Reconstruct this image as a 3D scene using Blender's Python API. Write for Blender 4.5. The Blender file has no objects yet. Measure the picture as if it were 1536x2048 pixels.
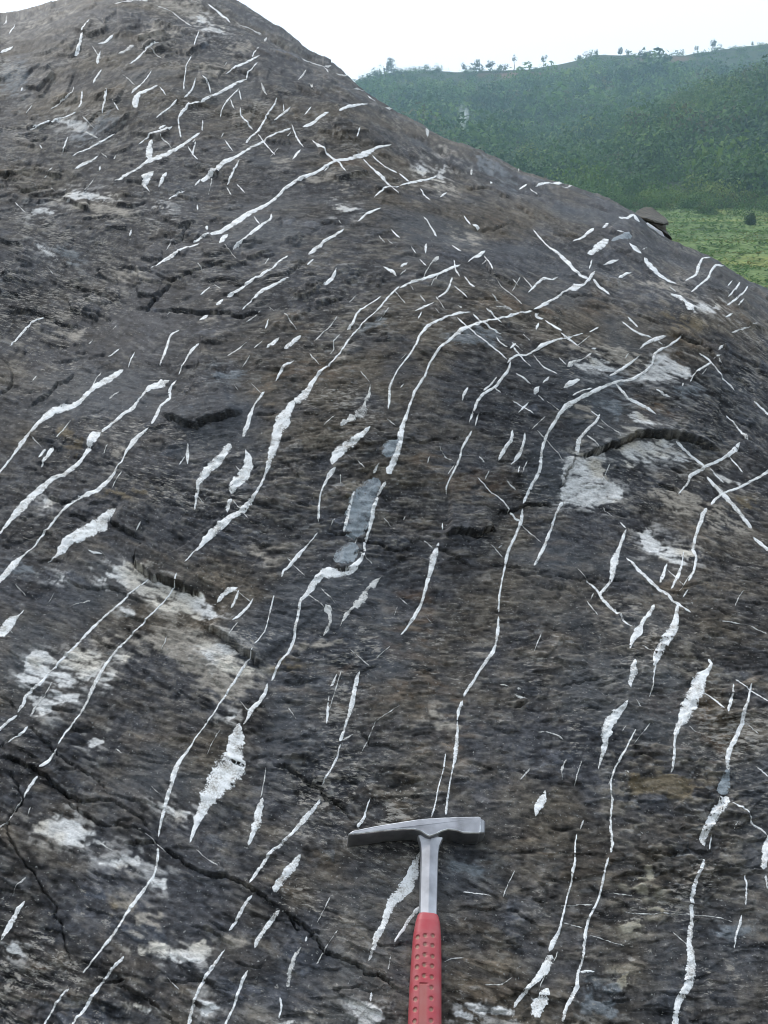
import bpy, math, random
import numpy as np

# ------------------------------------------------------------------ camera
scene = bpy.context.scene
PITCH = math.radians(12.0)
FPX = 2110.0
CAM = np.array([0.0, 0.0, 1.6])
FWD = np.array([0.0, math.cos(PITCH), -math.sin(PITCH)])
UPV = np.array([0.0, math.sin(PITCH), math.cos(PITCH)])
RGT = np.array([1.0, 0.0, 0.0])
cd = bpy.data.cameras.new("camera")
cam = bpy.data.objects.new("camera", cd)
scene.collection.objects.link(cam)
cam.location = CAM
cam.rotation_euler = (math.radians(90) - PITCH, 0, 0)
cd.sensor_fit = 'HORIZONTAL'
cd.sensor_width = 36.0
cd.lens = 36.0 * FPX / 1536.0
cd.clip_start = 0.05
cd.clip_end = 6000
scene.camera = cam

# ------------------------------------------------------------------ sky, sun, exposure
SUN_EL, SUN_AZ = math.radians(48), math.radians(-38)      # azimuth from +Y towards +X
world = bpy.data.worlds.new("World")
scene.world = world
world.use_nodes = True
wn, wl = world.node_tree.nodes, world.node_tree.links
wn.clear()
wout = wn.new("ShaderNodeOutputWorld")
bg = wn.new("ShaderNodeBackground")
sky = wn.new("ShaderNodeTexSky")
sky.sky_type = 'NISHITA'
sky.sun_disc = False
sky.sun_elevation = SUN_EL
sky.sun_rotation = SUN_AZ
sky.dust_density = 4.0
sky.air_density = 1.0
veil = wn.new("ShaderNodeMix")                             # thin bright overcast veil over the blue
veil.data_type = 'RGBA'
veil.inputs[0].default_value = 0.72
veil.inputs[7].default_value = (10.6, 11.7, 12.9, 1)
wl.new(sky.outputs[0], veil.inputs[6])
bg.inputs[1].default_value = 0.10
wl.new(veil.outputs[2], bg.inputs[0])
wl.new(bg.outputs[0], wout.inputs[0])
sd = bpy.data.lights.new("sun", 'SUN')
sd.energy = 1.2
sd.angle = math.radians(10)
sd.color = (1.0, 0.97, 0.93)
sun = bpy.data.objects.new("sun", sd)
scene.collection.objects.link(sun)
sun.rotation_euler = (math.radians(90) - SUN_EL, 0, math.pi - SUN_AZ)
sun.location = (0, 0, 150)
vs = scene.view_settings
vs.view_transform = 'Standard'
vs.look = 'None'
vs.exposure = 0.56
vs.gamma = 1.0
vs.use_curve_mapping = False
scene.cycles.use_denoising = True
scene.cycles.max_bounces = 5
scene.cycles.filter_width = 1.0
scene.cycles.volume_bounces = 1

# ------------------------------------------------------------------ helpers
COL = scene.collection
rng = np.random.default_rng(7)
random.seed(7)


def ray(px, py):
    px = np.asarray(px, float); py = np.asarray(py, float)
    xc = (px - 768.0) / FPX; yc = -(py - 1024.0) / FPX
    return FWD + xc[..., None] * RGT + yc[..., None] * UPV


def mat(name):
    m = bpy.data.materials.new(name)
    m.use_nodes = True
    n, l = m.node_tree.nodes, m.node_tree.links
    return m, n, l, n["Principled BSDF"]


def nd(n, kind, **kw):
    x = n.new(kind)
    for k, v in kw.items():
        setattr(x, k, v)
    return x


def mesh_np(name, verts, faces, material=None, smooth=True, col=None, parent=None):
    """verts (N,3), faces (M,k) int -> linked mesh object"""
    me = bpy.data.meshes.new(name)
    verts = np.ascontiguousarray(verts, np.float32)
    faces = np.ascontiguousarray(faces, np.int32)
    k = faces.shape[1]
    me.vertices.add(len(verts)); me.vertices.foreach_set("co", verts.ravel())
    me.loops.add(faces.size); me.loops.foreach_set("vertex_index", faces.ravel())
    me.polygons.add(len(faces))
    me.polygons.foreach_set("loop_start", np.arange(0, faces.size, k, dtype=np.int32))
    me.polygons.foreach_set("loop_total", np.full(len(faces), k, np.int32))
    if smooth:
        me.polygons.foreach_set("use_smooth", np.ones(len(faces), bool))
    me.update(calc_edges=True)
    if col is not None:
        at = me.color_attributes.new("Col", 'FLOAT_COLOR', 'POINT')
        c4 = np.ones((len(verts), 4), np.float32); c4[:, :col.shape[1]] = col
        at.data.foreach_set("color", c4.ravel())
    if material:
        me.materials.append(material)
    o = bpy.data.objects.new(name, me)
    COL.objects.link(o)
    if parent:
        o.parent = parent
    return o


def mesh_py(name, verts, faces, material=None, smooth=False, parent=None):
    me = bpy.data.meshes.new(name)
    me.from_pydata([tuple(map(float, v)) for v in verts], [], [tuple(map(int, f)) for f in faces])
    if smooth:
        me.polygons.foreach_set("use_smooth", np.ones(len(me.polygons), bool))
    me.update()
    if material:
        me.materials.append(material)
    o = bpy.data.objects.new(name, me)
    COL.objects.link(o)
    if parent:
        o.parent = parent
    return o


def tag(o, label=None, cat=None, group=None, kind=None):
    if label: o["label"] = label
    if cat: o["category"] = cat
    if group: o["group"] = group
    if kind: o["kind"] = kind
    return o


_tab = np.random.default_rng(11).random((8, 512, 512)).astype(np.float32)


def vnoise(x, y, seed=0):
    """smooth value noise, 0..1, lattice 1"""
    t = _tab[seed % 8]
    x = np.asarray(x, float) + 37.7 * seed; y = np.asarray(y, float) - 21.3 * seed
    xi = np.floor(x).astype(np.int64); yi = np.floor(y).astype(np.int64)
    fx = x - xi; fy = y - yi
    fx = fx * fx * fx * (fx * (fx * 6 - 15) + 10); fy = fy * fy * fy * (fy * (fy * 6 - 15) + 10)
    x0 = xi & 511; x1 = (xi + 1) & 511; y0 = yi & 511; y1 = (yi + 1) & 511
    a = t[y0, x0]; b = t[y0, x1]; c = t[y1, x0]; d = t[y1, x1]
    return (a + (b - a) * fx) * (1 - fy) + (c + (d - c) * fx) * fy


def fbm(x, y, octv=4, seed=0, gain=0.5):
    s = 0; a = 1; tot = 0
    for k in range(octv):
        s = s + a * (vnoise(x * 2 ** k, y * 2 ** k, seed + k) - 0.5); tot += a; a *= gain
    return s / tot * 2          # about -1..1


def sstep(a, b, x):
    t = np.clip((x - a) / (b - a), 0, 1)
    return t * t * (3 - 2 * t)


# ------------------------------------------------------------------ traced rock data
# x,y[,width] of calcite veins, weathering patches and fractures in image pixels, traced by eye
VEINS = """
v 180,48,1.6 167,65,3.6 160,86,7.3 154,104,6.2 148,109,2.6
v 29,40,2.6 16,61,2.1
m 12,26,3.6 5,42,2.1
v 0,99,4.2 16,92,5.7 26,87,2.6
v 195,87,1.6 211,83,4.2 227,72,5.7
m 236,105,5.2 250,99,8.9 268,89,7.8
v 201,100,2.1 194,120,7.8 195,124,2.1
v 203,133,3.6 193,148,4.7 185,163,3.6
v 258,124,2.6 276,112,4.2 294,96,4.2 318,87,2.1
m 229,18,2.1 245,13,4.7 273,7,5.2 299,10,2.1
m 307,16,1.6 346,26,2.1 372,42,2.1 388,51,1.3
v 383,108,2.6 372,135,2.6 367,180,1.6
v 398,62,3.6 388,89,1.6
v 303,141,1 292,159,2.1 284,168,1.6 268,180,5.7 263,188,1.3
v 316,171,2.6 297,180,5.7 279,188,8.9 270,203,13 273,214,6.2
v 319,174,1.6 332,191,2.6
v 224,198,1.6 238,216,1.6
v 214,177,5.2 210,193,6.2 206,208,3.1 203,221,1.3
v 164,174,3.1 161,198,4.7 156,208,2.6
m 147,164,1.6 141,180,3.6 125,193,2.6 99,207,6.2
v 151,215,1.6 122,223,2.6 99,230,3.6 73,241,3.1 57,247,4.7
m 161,246,2.6 182,257,4.7 195,263,3.1
v 134,260,1.6 129,276,3.1 124,294,1.6
v 229,253,1.3 203,267,3.1 177,283,3.6 156,293,3.6 143,302,1.6
v 195,299,3.6 182,310,3.6 167,316,7.3 148,327,3.6
v 199,320,3.6 197,330,4.2
v 400,197,3.6 378,204,6.2 365,216,7.3 357,227,3.6 357,240,3.6 361,266,3.6
v 354,199,5.2 336,214,2.6 312,230,1.3
v 391,156,2.6 385,177,3.6 368,193,3.6
v 344,243,4.2 323,253,6.8 299,260,3.6 276,275,1.6
v 331,241,5.2 316,251,6.2
v 303,266,6.8 298,281,11.5 297,305,13 294,307,2.6
v 400,254,3.6 372,273,6.2 346,289,7.8 318,303,11.5 292,312,6.8 268,331,4.7 245,346,7.8 227,354,3.1
v 307,333,5.2 293,344,18.2 288,362,11.5 294,372,2.6 299,378,1.6
v 332,333,6.2 324,349,7.8 315,367,3.6
v 375,281,1.6 385,296,2.1 396,307,2.1
v 391,271,3.6 383,299,3.1
v 400,344,5.2 388,359,3.6
v 368,372,2.1 349,383,3.6 335,392,2.1
m 104,326,1 86,346,1
v 78,280,2.6 83,290,2.6
v 43,164,5.2 40,173,3.1
v 405,154,1.6 418,167,3.1 421,180,2.6
v 400,198,4.7 423,186,4.7 452,172,6.2 478,159,5.2 494,155,2.1
v 494,155,4.2 496,145,3.1 515,125,2.6
v 478,171,2.1 457,190,3.6 446,206,2.6 440,221,1.6
v 461,190,2.6 469,211,2.1
v 478,172,1.3 483,193,2.1
v 452,145,1.6 478,130,5.2 499,120,4.2 520,112,2.6
v 504,115,2.6 509,104,3.1 518,98,2.1
m 535,70,5.2 530,81,5.2
v 416,9,1.3 439,23,3.6 452,34,3.6 462,43,2.1
m 476,47,1.6 499,53,2.6 525,65,3.1
v 554,193,3.1 546,208,3.6 530,229,4.2 515,250,4.7 502,260,3.1 491,275,5.2
v 481,208,2.6 481,221,3.1 507,246,3.1
v 516,255,1.6 533,276,2.6 550,298,2.1
v 400,349,10.4 421,336,9.4 449,312,10.4 478,299,6.2 499,284,5.7 525,270,4.2 556,255,3.6 582,247,4.2
v 478,310,3.6 462,339,4.7 453,357,3.6
v 452,361,2.1 462,379,1.6
v 473,355,1.6 489,374,1.3
v 449,268,1 465,290,1.8
v 567,204,2.1 569,216,3.1
v 582,208,2.6 567,220,4.7 548,232,3.1
v 623,212,2.6 610,225,1.6
v 584,240,2.1 595,266,3.6 608,285,2.1
v 602,289,3.6 593,299,5.2 585,310,1.3
v 606,245,3.6 621,241,6.2 640,232,6.2 658,225,3.6
v 677,225,5.2 694,216,6.8 712,214,4.7 733,212,2.6
v 625,271,2.6 640,286,4.2 668,311,4.2 681,318,3.6 692,341,2.6
v 784,286,2.1 757,288,5.2 731,299,11.5 699,310,6.8 671,314,5.7 650,326,5.7 629,339,5.7 598,350,6.8 569,367,6.8 546,391,6.8 530,403,7.8 504,418,11.5 478,436,13 457,452,10.4 442,462,8.9 416,469,5.2 400,479,5.2 387,487,3.6
v 729,309,1.6 746,328,3.6 770,350,5.7 785,368,3.1 798,383,2.6
v 746,302,1.6 772,323,2.6 796,335,2.6
v 800,363,2.6 775,370,4.2 762,378,3.6 749,389,2.1
v 720,255,3.6 714,272,3.6
m 601,115,1.6 621,122,3.6 645,126,3.6 668,130,2.6
m 649,130,1.3 657,146,2.1
m 611,142,3.6 604,154,4.7 594,164,2.1
m 671,147,2.1 684,148,6.8 697,150,2.6
m 707,177,2.6 731,180,4.7
v 736,190,2.6 748,206,3.6
m 765,214,2.6 783,220,3.6
m 423,341,2.6 416,380,3.1
m 522,164,5.2 530,182,6.2 535,188,1.6
m 617,169,2.1 627,180,2.6
v 405,227,2.6 404,250,2.6
v 800,336,3.6 821,352,3.6
v 800,363,2.1 823,354,4.7 852,349,4.7 878,339,3.6
v 842,370,2.6 852,385,3.1 862,393,2.1
v 896,376,3.6 881,388,3.6
v 982,357,3.6 986,362,4.7
v 1040,372,2.6 1055,368,3.6
v 1071,374,3.1 1099,367,4.7 1128,361,6.2
m 1123,374,3.1 1146,367,5.2
m 1038,331,3.6 1037,344,2.6
m 946,331,5.2 945,344,5.2
m 852,258,10.4 853,281,6.2
m 1060,375,1.6 1076,388,3.1
v 89,636,2.1 62,650,4.2 39,673,4.7 21,692,2.6
v 400,489,2.6 385,496,4.2 365,504,5.2 339,521,8.9 318,533,3.1 303,542,2.1
v 264,462,3.6 260,476,4.2
v 240,702,2.1 216,719,3.1
v 272,710,2.1 262,731,2.6 258,741,2.1
v 361,667,3.1 344,676,3.6 336,699,5.7 328,723,4.2 322,739,2.6
v 400,692,3.6 385,705,5.7 372,728,3.1 359,754,2.1
v 354,766,2.6 341,785,6.2 341,801,6.2 323,816,5.2 315,836,7.8 305,856,5.7
v 299,862,3.6 284,873,6.8 268,889,11.5 255,904,5.2 242,930,2.6 234,938,2.6 230,948,6.2 216,967,8.9 198,985,10.4 156,1003,8.9 130,1019,6.2 112,1040,5.2 86,1071,4.7 65,1097,3.1 44,1112,5.2 26,1131,15.6 8,1152,11.5 -8,1168,10.4
v 249,745,5.2 234,754,12 208,767,11.5 182,783,9.4 167,800,8.9 146,813,11.5 109,823,14.6 86,839,11.5 60,862,5.2 42,883,10.4 26,904,4.2 13,920,4.7 -8,947,5.2
v 341,767,6.2 326,771,14.6 299,780,10.4 283,800,2.6 266,820,8.9 245,834,6.8 221,855,6.2 203,868,7.8
v 203,868,6.8 188,879,21.9 180,899,11.5 167,917,6.2 156,930,10.4 130,948,10.4 104,956,9.4 89,969,15.6 68,985,13 47,1006,20.8 26,1027,13 10,1047,6.2 -5,1064,3.6
m 240,785,7.8 219,800,10.4
v 393,400,3.6 395,416,3.6
m 188,679,2.1 177,689,2.6
v 456,468,5.2 447,478,11.5 439,490,4.2
v 542,422,3.6 542,434,4.2 525,449,5.7 512,460,7.8 494,476,5.2 470,496,4.2 466,503,2.1
v 508,431,1.6 520,449,2.1
v 414,449,6.2 413,460,4.7
v 762,412,3.1 736,423,5.7 715,443,3.1
v 689,457,3.6 671,468,6.8 650,481,5.7 632,496,9.4 616,509,5.2
v 627,517,4.7 614,530,3.1
v 673,535,2.6 668,548,6.2 658,559,7.8 645,568,3.6
v 576,513,4.7 559,524,4.2 546,541,3.6 528,551,6.2 509,561,5.7 496,572,6.8 476,590,6.2 455,604,5.2
v 449,608,6.2 434,621,7.3
v 580,556,2.1 556,568,5.2 530,582,7.8 517,594,6.8 504,608,2.6 486,627,2.6
v 423,582,2.6 403,599,3.6
v 418,634,10.4 400,646,5.2
m 538,517,3.6 530,533,2.6
v 538,640,3.6 530,658,3.6
m 496,685,2.6 476,702,3.6 455,718,1.6
m 525,681,2.1 507,698,3.6
v 559,672,4.7 546,685,7.8 533,694,5.2
v 602,666,6.2 582,683,10.4 568,694,7.8
v 588,718,2.1 569,731,6.8 559,746,5.7 551,762,2.1
m 676,627,2.1 663,645,2.6 645,660,2.6 627,679,2.1
v 800,569,3.1 783,582,3.6 762,608,3.6 746,624,2.6 731,637,3.1 712,660,3.1 694,679,4.2 681,699,3.1 660,723,4.2 637,744,6.2 621,767,10.4 606,791,15.6 588,803,17.2
v 588,800,15.6 577,821,15.6 567,842,28.6 556,862,23.4 550,886,20.8 545,909,15.6 538,928,11.5 533,946,6.2 525,967,5.2 512,993,6.8 496,1014,13 476,1032,11.5 457,1042,15.6 434,1063,18.2 413,1084,13 400,1102,5.2 392,1111,2.1
v 763,588,2.1 733,608,2.6 715,621,4.2 705,645,5.7 694,657,4.7
m 681,663,2.1 668,676,2.6 668,692,2.6 660,702,3.1
m 619,701,2.1 640,728,1.6
m 714,585,3.6 697,601,2.1
v 530,784,4.2 515,803,4.7 507,816,4.7 502,829,7.8 496,849,8.9 486,876,7.8
m 741,765,2.1 739,785,6.2 731,800,13 723,823,23.4 689,844,13 679,855,5.2
v 767,530,2.6 785,541,10.4 793,551,2.1
v 783,456,1.6 800,472,3.1
m 757,466,1.3 770,483,1.6
v 848,427,2.1 859,440,2.6 868,452,3.6 874,465,5.2
v 929,425,2.6 943,443,3.1
v 946,443,3.6 961,449,6.2
v 853,481,7.3 852,504,2.6
v 823,492,1.6 833,505,2.1
v 905,483,1.6 924,500,2.1
v 972,496,3.6 959,507,9.4 946,513,3.6 935,524,2.6
v 969,509,1.6 982,530,3.6 986,541,3.1
v 800,530,6.2 816,521,5.2
v 840,515,2.1 853,528,2.6
m 878,509,10.4 862,525,6.2 852,541,3.6 847,552,2.6
v 921,528,2.6 904,533,6.2 878,545,5.7 855,552,5.7 826,560,4.2 800,572,4.7
v 908,517,2.1 912,538,3.6 920,551,2.6
v 905,552,3.6 896,577,4.2 876,593,3.6
v 908,571,2.1 922,582,2.6 935,594,2.1
v 928,551,2.6 941,567,3.6 951,574,3.6
m 817,565,1.3 830,578,2.1
m 839,586,1.3 852,601,1.8
v 869,602,3.1 847,612,4.7 829,619,2.1
v 844,620,2.6 836,636,2.1
m 991,554,1.3 1006,572,2.6 1029,588,2.1 1047,604,2.1
v 1058,577,3.1 1076,559,4.7 1089,550,6.2 1107,551,2.1 1118,546,2.6
v 1068,452,1.3 1080,469,3.1 1097,486,2.6 1112,498,4.7 1133,516,5.7 1149,532,6.8 1165,547,6.2 1178,551,7.8
v 1191,538,3.6 1183,548,7.8 1170,561,3.6 1152,567,13 1133,574,3.6 1110,588,4.7 1094,598,7.8 1079,607,6.2 1068,614,3.1
v 1066,615,3.6 1034,624,4.2 998,636,4.7 967,643,5.7 941,650,7.8 922,659,10.4 904,676,6.8 881,694,5.7 868,712,5.7 857,731,4.2 849,752,5.2 831,780,5.7 823,800,5.2 813,829,6.2 804,857,11.5 800,877,12.5 791,915,13 779,942,14.1 772,954,11.5
v 1188,551,5.2 1198,563,4.2
v 942,623,2.6 920,624,4.7 896,630,4.7 878,637,4.7 855,650,7.3 839,671,5.2 831,692,4.2 816,712,3.6 800,732,3.1 788,752,3.1 780,772,5.7 779,800,5.2 776,817,2.1
v 945,625,3.1 959,640,3.6 982,655,2.6 1003,667,2.6
v 972,617,2.1 993,634,3.6 1003,646,2.1
v 915,633,1.6 941,657,2.1 967,681,2.6 993,699,3.1 1014,719,2.1
v 1092,632,2.1 1107,645,4.7 1126,658,5.7
v 1123,663,3.6 1139,676,5.2 1159,694,2.1
v 1200,646,3.6 1180,657,3.1
v 1170,660,2.6 1141,671,3.1 1115,677,4.7 1086,689,8.9 1073,699,4.7 1053,710,4.2 1034,711,4.2 1021,718,5.2 1014,726,2.6
v 1021,723,3.6 1016,741,6.2 1003,757,6.8 993,770,5.7 969,785,6.2 956,800,5.7 947,823,5.2 938,846,2.6
v 995,752,2.6 982,767,4.2 967,780,4.2
v 1080,616,2.6 1073,624,6.8 1084,629,3.6 1089,629,2.6
v 1079,637,6.2 1073,654,5.7
v 1032,686,5.2 1019,698,3.6
v 1027,694,3.6 1040,711,3.6 1050,723,2.1 1063,733,1.3
v 1066,707,2.1 1086,731,3.1 1115,748,2.1
v 1032,744,2.6 1047,753,4.2 1063,767,2.6
v 1080,770,3.6 1073,778,11.5 1070,788,6.8
v 1077,788,2.6 1089,800,2.6
v 1099,752,6.2 1086,765,3.1
v 1152,723,5.2 1141,729,12 1133,735,5.2
v 1159,761,5.2 1141,768,13 1127,776,5.2
v 937,772,5.2 928,788,6.2 925,800,3.1
v 988,772,2.1 1003,784,1.6
m 990,610,3.6 1006,612,7.8 1027,616,5.2
m 915,608,2.6 925,614,7.8
v 1118,715,1.3 1133,731,2.1
v 993,672,2.1 1001,684,2.1 1016,694,1.6
v 1257,490,4.7 1269,500,8.9 1282,509,4.7
v 1287,516,6.2 1303,535,11.5 1318,550,6.8 1334,561,4.2 1352,569,2.1
v 1175,504,4.7 1185,502,10.4 1204,489,15.6 1217,481,13
g 1222,483,6.2 1240,476,11.5 1264,474,13
v 1185,515,3.6 1179,534,2.6
v 1146,481,2.6 1167,473,4.2 1180,462,7.8 1188,455,7.8
v 1204,457,5.2 1217,447,8.9
v 1235,439,3.6 1251,440,6.8 1266,433,5.2 1271,443,7.8 1277,447,2.6
v 1208,525,2.1 1222,520,6.2 1238,518,2.6
v 1238,550,6.2 1256,542,4.7 1264,541,2.1
m 1282,502,2.6 1295,495,2.6
v 1339,593,3.6 1357,599,8.9 1365,608,6.2 1378,621,13 1386,627,5.2
v 1422,513,3.1 1404,518,3.6 1396,535,6.8 1391,551,5.2 1378,559,3.6 1369,565,4.2
v 1450,528,3.1 1433,530,6.2 1422,543,4.2 1415,559,5.2 1396,574,3.6 1381,588,5.2
v 1465,560,1.6 1455,572,3.1
v 1481,561,5.2 1472,577,4.2 1454,597,2.1
v 1498,569,4.2 1485,588,3.6 1467,603,4.2 1452,614,3.6
v 1486,601,2.1 1475,614,4.2
v 1462,633,5.2 1445,643,2.1
m 1514,650,3.6 1485,662,3.6 1459,671,3.6
v 1188,554,3.6 1204,567,5.7 1222,580,3.1
v 1257,628,2.6 1269,640,5.2 1279,651,3.1
v 1247,637,1.3 1266,653,3.1 1282,663,3.6 1305,672,3.6
v 1334,670,5.2 1313,675,8.9 1292,683,4.7 1281,694,2.6
v 1363,673,4.2 1339,689,4.7 1318,699,6.2 1310,707,6.8 1305,726,3.6 1292,741,5.2 1277,752,6.2 1258,761,7.8 1240,763,5.2 1214,772,6.8 1188,784,8.9 1156,800,9.4 1136,810,13 1120,826,8.9 1107,847,6.8 1094,868,6.2 1087,886,6.8 1080,907,5.7 1079,928,6.8 1074,951,7.8 1063,969,7.3 1053,990,6.8 1042,1012,5.2
v 1279,710,2.1 1258,728,6.2 1240,741,6.8 1217,754,4.7
v 1230,770,3.1 1245,787,7.3 1253,800,5.7 1271,810,7.3 1292,823,6.2 1309,836,2.1
v 1309,782,3.6 1326,793,4.7 1338,800,3.6
v 1422,727,4.2 1396,741,4.7 1386,752,3.1 1379,766,2.6
v 1396,707,1.6 1415,720,3.1 1425,731,2.1 1443,752,1.6 1459,765,2.6 1471,778,2.6
v 1445,693,3.1 1439,698,7.8 1434,706,4.2
v 1438,715,4.2 1425,719,2.1
m 1365,767,3.6 1363,776,2.1
m 1141,731,5.2 1167,718,5.2 1183,706,4.2
v 1183,697,3.6 1193,697,5.2
v 1144,792,5.2 1162,784,3.6 1183,779,3.1
m 1318,680,2.1 1329,686,2.1
v 1232,466,2.6 1245,468,3.6
m 143,842,1.6 128,860,2.1 112,876,5.2
v 107,894,10.4 91,915,7.8 81,933,3.6
v 91,896,7.8 76,913,4.2
v 234,1021,3.6 221,1034,15.6 201,1055,28.6 177,1068,28.6 151,1079,23.4 133,1092,20.8 120,1110,13 112,1118,5.2 96,1127,1.6
v 378,891,1.6 376,907,7.8 376,933,2.6
v 371,917,2.6 359,935,1.6
m 284,1050,2.1 273,1071,3.1
v 400,1099,5.2 385,1115,2.6 370,1135,2.1
v 299,1159,2.1 266,1183,3.1 247,1200,4.7 216,1226,4.7 182,1255,5.2 154,1286,4.7 125,1315,4.2 99,1341,3.6 78,1367,7.8 52,1390,6.2 47,1406,7.8 35,1424,3.1
v 34,1429,4.2 16,1442,6.2 -5,1461,6.2
v 354,1157,2.6 349,1175,3.1 331,1200,3.1 315,1217,3.1 286,1247,3.6 271,1262,3.1 247,1286,4.7 227,1307,4.7 208,1333,6.2 193,1359,9.4 182,1382,9.4 174,1401,6.2 156,1432,4.2 130,1466,4.2 116,1488,3.6
v 113,1497,3.1 107,1507,4.2 96,1523,7.8 78,1535,5.7
v 76,1549,5.2 62,1567,6.8 47,1596,3.6
v 177,1105,2.1 188,1110,4.2 206,1112,2.1
v 462,889,15.6 444,915,18.2 423,935,19.8 405,956,15.6 397,972,9.4 390,1024,2.6
v 491,900,2.6 496,917,14.6 496,935,21.9 486,956,26 470,974,21.9 462,990,10.4
v 464,999,7.8 456,1016,12 455,1029,3.6
v 741,852,2.6 726,868,13 705,889,18.2 681,902,20.8 666,922,15.6 664,934,5.2
v 671,939,5.2 660,951,13 653,964,6.2 645,980,3.6 638,1008,3.6 637,1034,6.2 636,1047,4.2
v 636,1068,2.1 621,1086,2.1 608,1102,5.2 593,1120,8.9 577,1141,6.2 567,1149,4.2 563,1163,2.6
g 757,963,15.6 739,985,44.3 723,1014,52.1 715,1042,52.1 707,1071,41.7 707,1084,15.6
v 707,990,5.2 697,1024,7.8 692,1050,9.4 686,1071,5.2
v 770,969,10.4 754,995,5.2 746,1021,9.4 741,1045,10.4 736,1068,6.2 728,1092,6.2 729,1112,5.2
v 728,1115,6.2 712,1136,13 689,1154,15.6 660,1152,23.4 642,1157,15.6 629,1172,15.6 616,1193,10.4 608,1203,7.8 601,1210,6.2 597,1234,6.2 591,1260,6.2 588,1286,6.2 577,1312,5.7 561,1330,5.2 551,1351,5.2 543,1369,4.2
v 535,1374,5.2 530,1393,7.8 515,1414,8.9 502,1429,11.5 494,1447,5.2 486,1458,4.2
g 712,1094,26 694,1112,39.1 673,1136,31.2
m 757,930,4.2 744,954,7.8
g 796,883,13 778,902,33.9 772,920,20.8
m 762,1159,4.2 749,1172,13 733,1185,18.2 723,1206,18.2 692,1234,13 684,1249,3.6 679,1260,2.1
m 650,1217,7.8 658,1229,20.8 660,1249,20.8 653,1268,10.4 646,1278,2.6
v 476,1182,3.6 460,1185,13 447,1193,10.4 434,1209,5.2
v 478,1191,5.2 473,1206,6.2 462,1229,4.2
m 680,951,1.6 680,974,2.1
v 507,1208,2.1 496,1226,5.2 478,1244,6.2 465,1255,2.6
v 548,1200,2.1 541,1229,3.6 537,1249,2.1 530,1276,2.6 517,1294,2.6 508,1304,3.6
v 504,1312,3.1 500,1322,3.6 486,1341,6.2 470,1367,5.7 455,1393,4.7 439,1414,3.6 429,1432,3.6 413,1453,3.6 397,1472,2.6 383,1494,4.2 365,1518,6.8 354,1536,11.5 346,1562,11.5 339,1588,9.4 332,1611,7.8 327,1633,6.8 321,1657,5.2 317,1678,3.6
v 956,829,3.6 950,852,3.6
v 943,862,2.6 933,881,6.2 922,899,3.6 918,917,4.7 909,938,5.2 894,967,3.1 889,982,3.1 890,995,1.6
v 1025,861,5.2 1021,883,7.8 1008,899,8.9 998,917,7.8 994,924,2.6
v 1049,866,3.6 1045,891,5.7 1034,915,10.4 1027,925,3.6 1019,933,1.6
v 1037,935,1.6 1030,954,3.6
v 1058,803,2.1 1045,816,4.7 1037,825,3.1
v 1025,800,1.6 1055,818,2.1 1068,830,1.3
m 1073,862,1 1102,894,2.1 1126,928,2.1
m 1094,800,2.1 1118,821,2.1
v 951,961,1.3 977,985,2.1 1001,1006,3.1 1016,1027,4.2 1029,1042,4.7 1038,1046,4.2
m 1040,1055,1.6 1060,1073,2.1 1080,1092,1.6
v 956,915,3.6 967,928,3.6
m 876,899,2.6 889,920,2.1 904,930,1.3
v 1123,1006,10.4 1115,1021,6.2 1107,1037,4.7 1101,1060,5.7 1092,1081,6.8 1084,1102,7.8 1071,1128,6.2 1064,1141,5.2
v 1042,1021,5.2 1040,1042,6.8 1037,1055,7.8 1027,1079,5.7 1016,1102,6.2 1010,1123,7.8 1007,1139,5.2 1004,1154,3.1 1001,1172,3.1 997,1200,4.7 997,1226,4.2
v 997,1234,3.6 995,1257,7.8 993,1278,6.2 991,1291,4.7 985,1304,8.9 974,1320,7.8 959,1341,6.2 946,1364,5.7 933,1382,6.8 926,1396,4.7
v 925,1401,5.2 921,1411,7.8 917,1424,7.3 915,1440,3.6 915,1460,5.2 913,1486,8.9 911,1507,9.4 907,1531,3.6 902,1554,3.1 898,1578,3.6 895,1600,4.7 892,1631,4.7
v 881,1053,2.6 881,1067,3.6
m 1003,1094,5.2 993,1102,5.2
v 874,1093,2.1 872,1099,6.2 865,1118,15.6 859,1144,10.4 852,1172,7.8 846,1200,6.2 842,1210,6.2 831,1231,8.9 818,1252,4.7 805,1268,3.6 800,1274,1.6
v 1352,881,4.7 1376,902,6.2 1391,915,5.2 1409,930,6.2
v 1415,948,6.2 1435,969,7.8 1451,985,11.5 1472,1006,8.9 1493,1029,8.9 1508,1045,5.2
v 1511,1060,5.2 1536,1079,7.8 1558,1097,7.8
v 1482,881,3.6 1472,894,11.5 1454,907,6.2 1430,920,6.8 1409,933,6.8 1383,948,7.3 1376,964,5.2 1363,980,3.1 1355,989,2.1
v 1553,930,6.2 1536,939,6.2 1511,951,5.2 1480,967,5.2 1448,980,5.2 1430,995,6.2 1422,1006,5.2
v 1415,1011,6.2 1407,1024,10.4 1396,1053,6.8 1390,1073,6.2 1387,1094,7.8 1393,1112,5.7 1389,1136,5.2 1377,1165,4.7
v 1376,1180,3.6 1366,1193,3.6
v 1462,907,2.6 1482,930,3.1 1488,938,1.6
v 1420,933,2.1 1435,946,3.1 1451,959,2.1
v 1454,825,1.3 1472,844,2.6 1493,870,4.2 1498,876,2.1
v 1508,800,2.6 1524,813,4.7 1542,830,6.2
v 1197,831,3.6 1188,849,5.7 1170,865,6.8 1157,881,9.4 1153,912,9.4
v 1179,825,3.6 1196,839,3.6
m 1197,844,2.1 1214,860,2.1 1232,873,2.6 1236,882,1.6
m 1170,873,2.6 1185,889,2.1 1195,904,2.1
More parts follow.
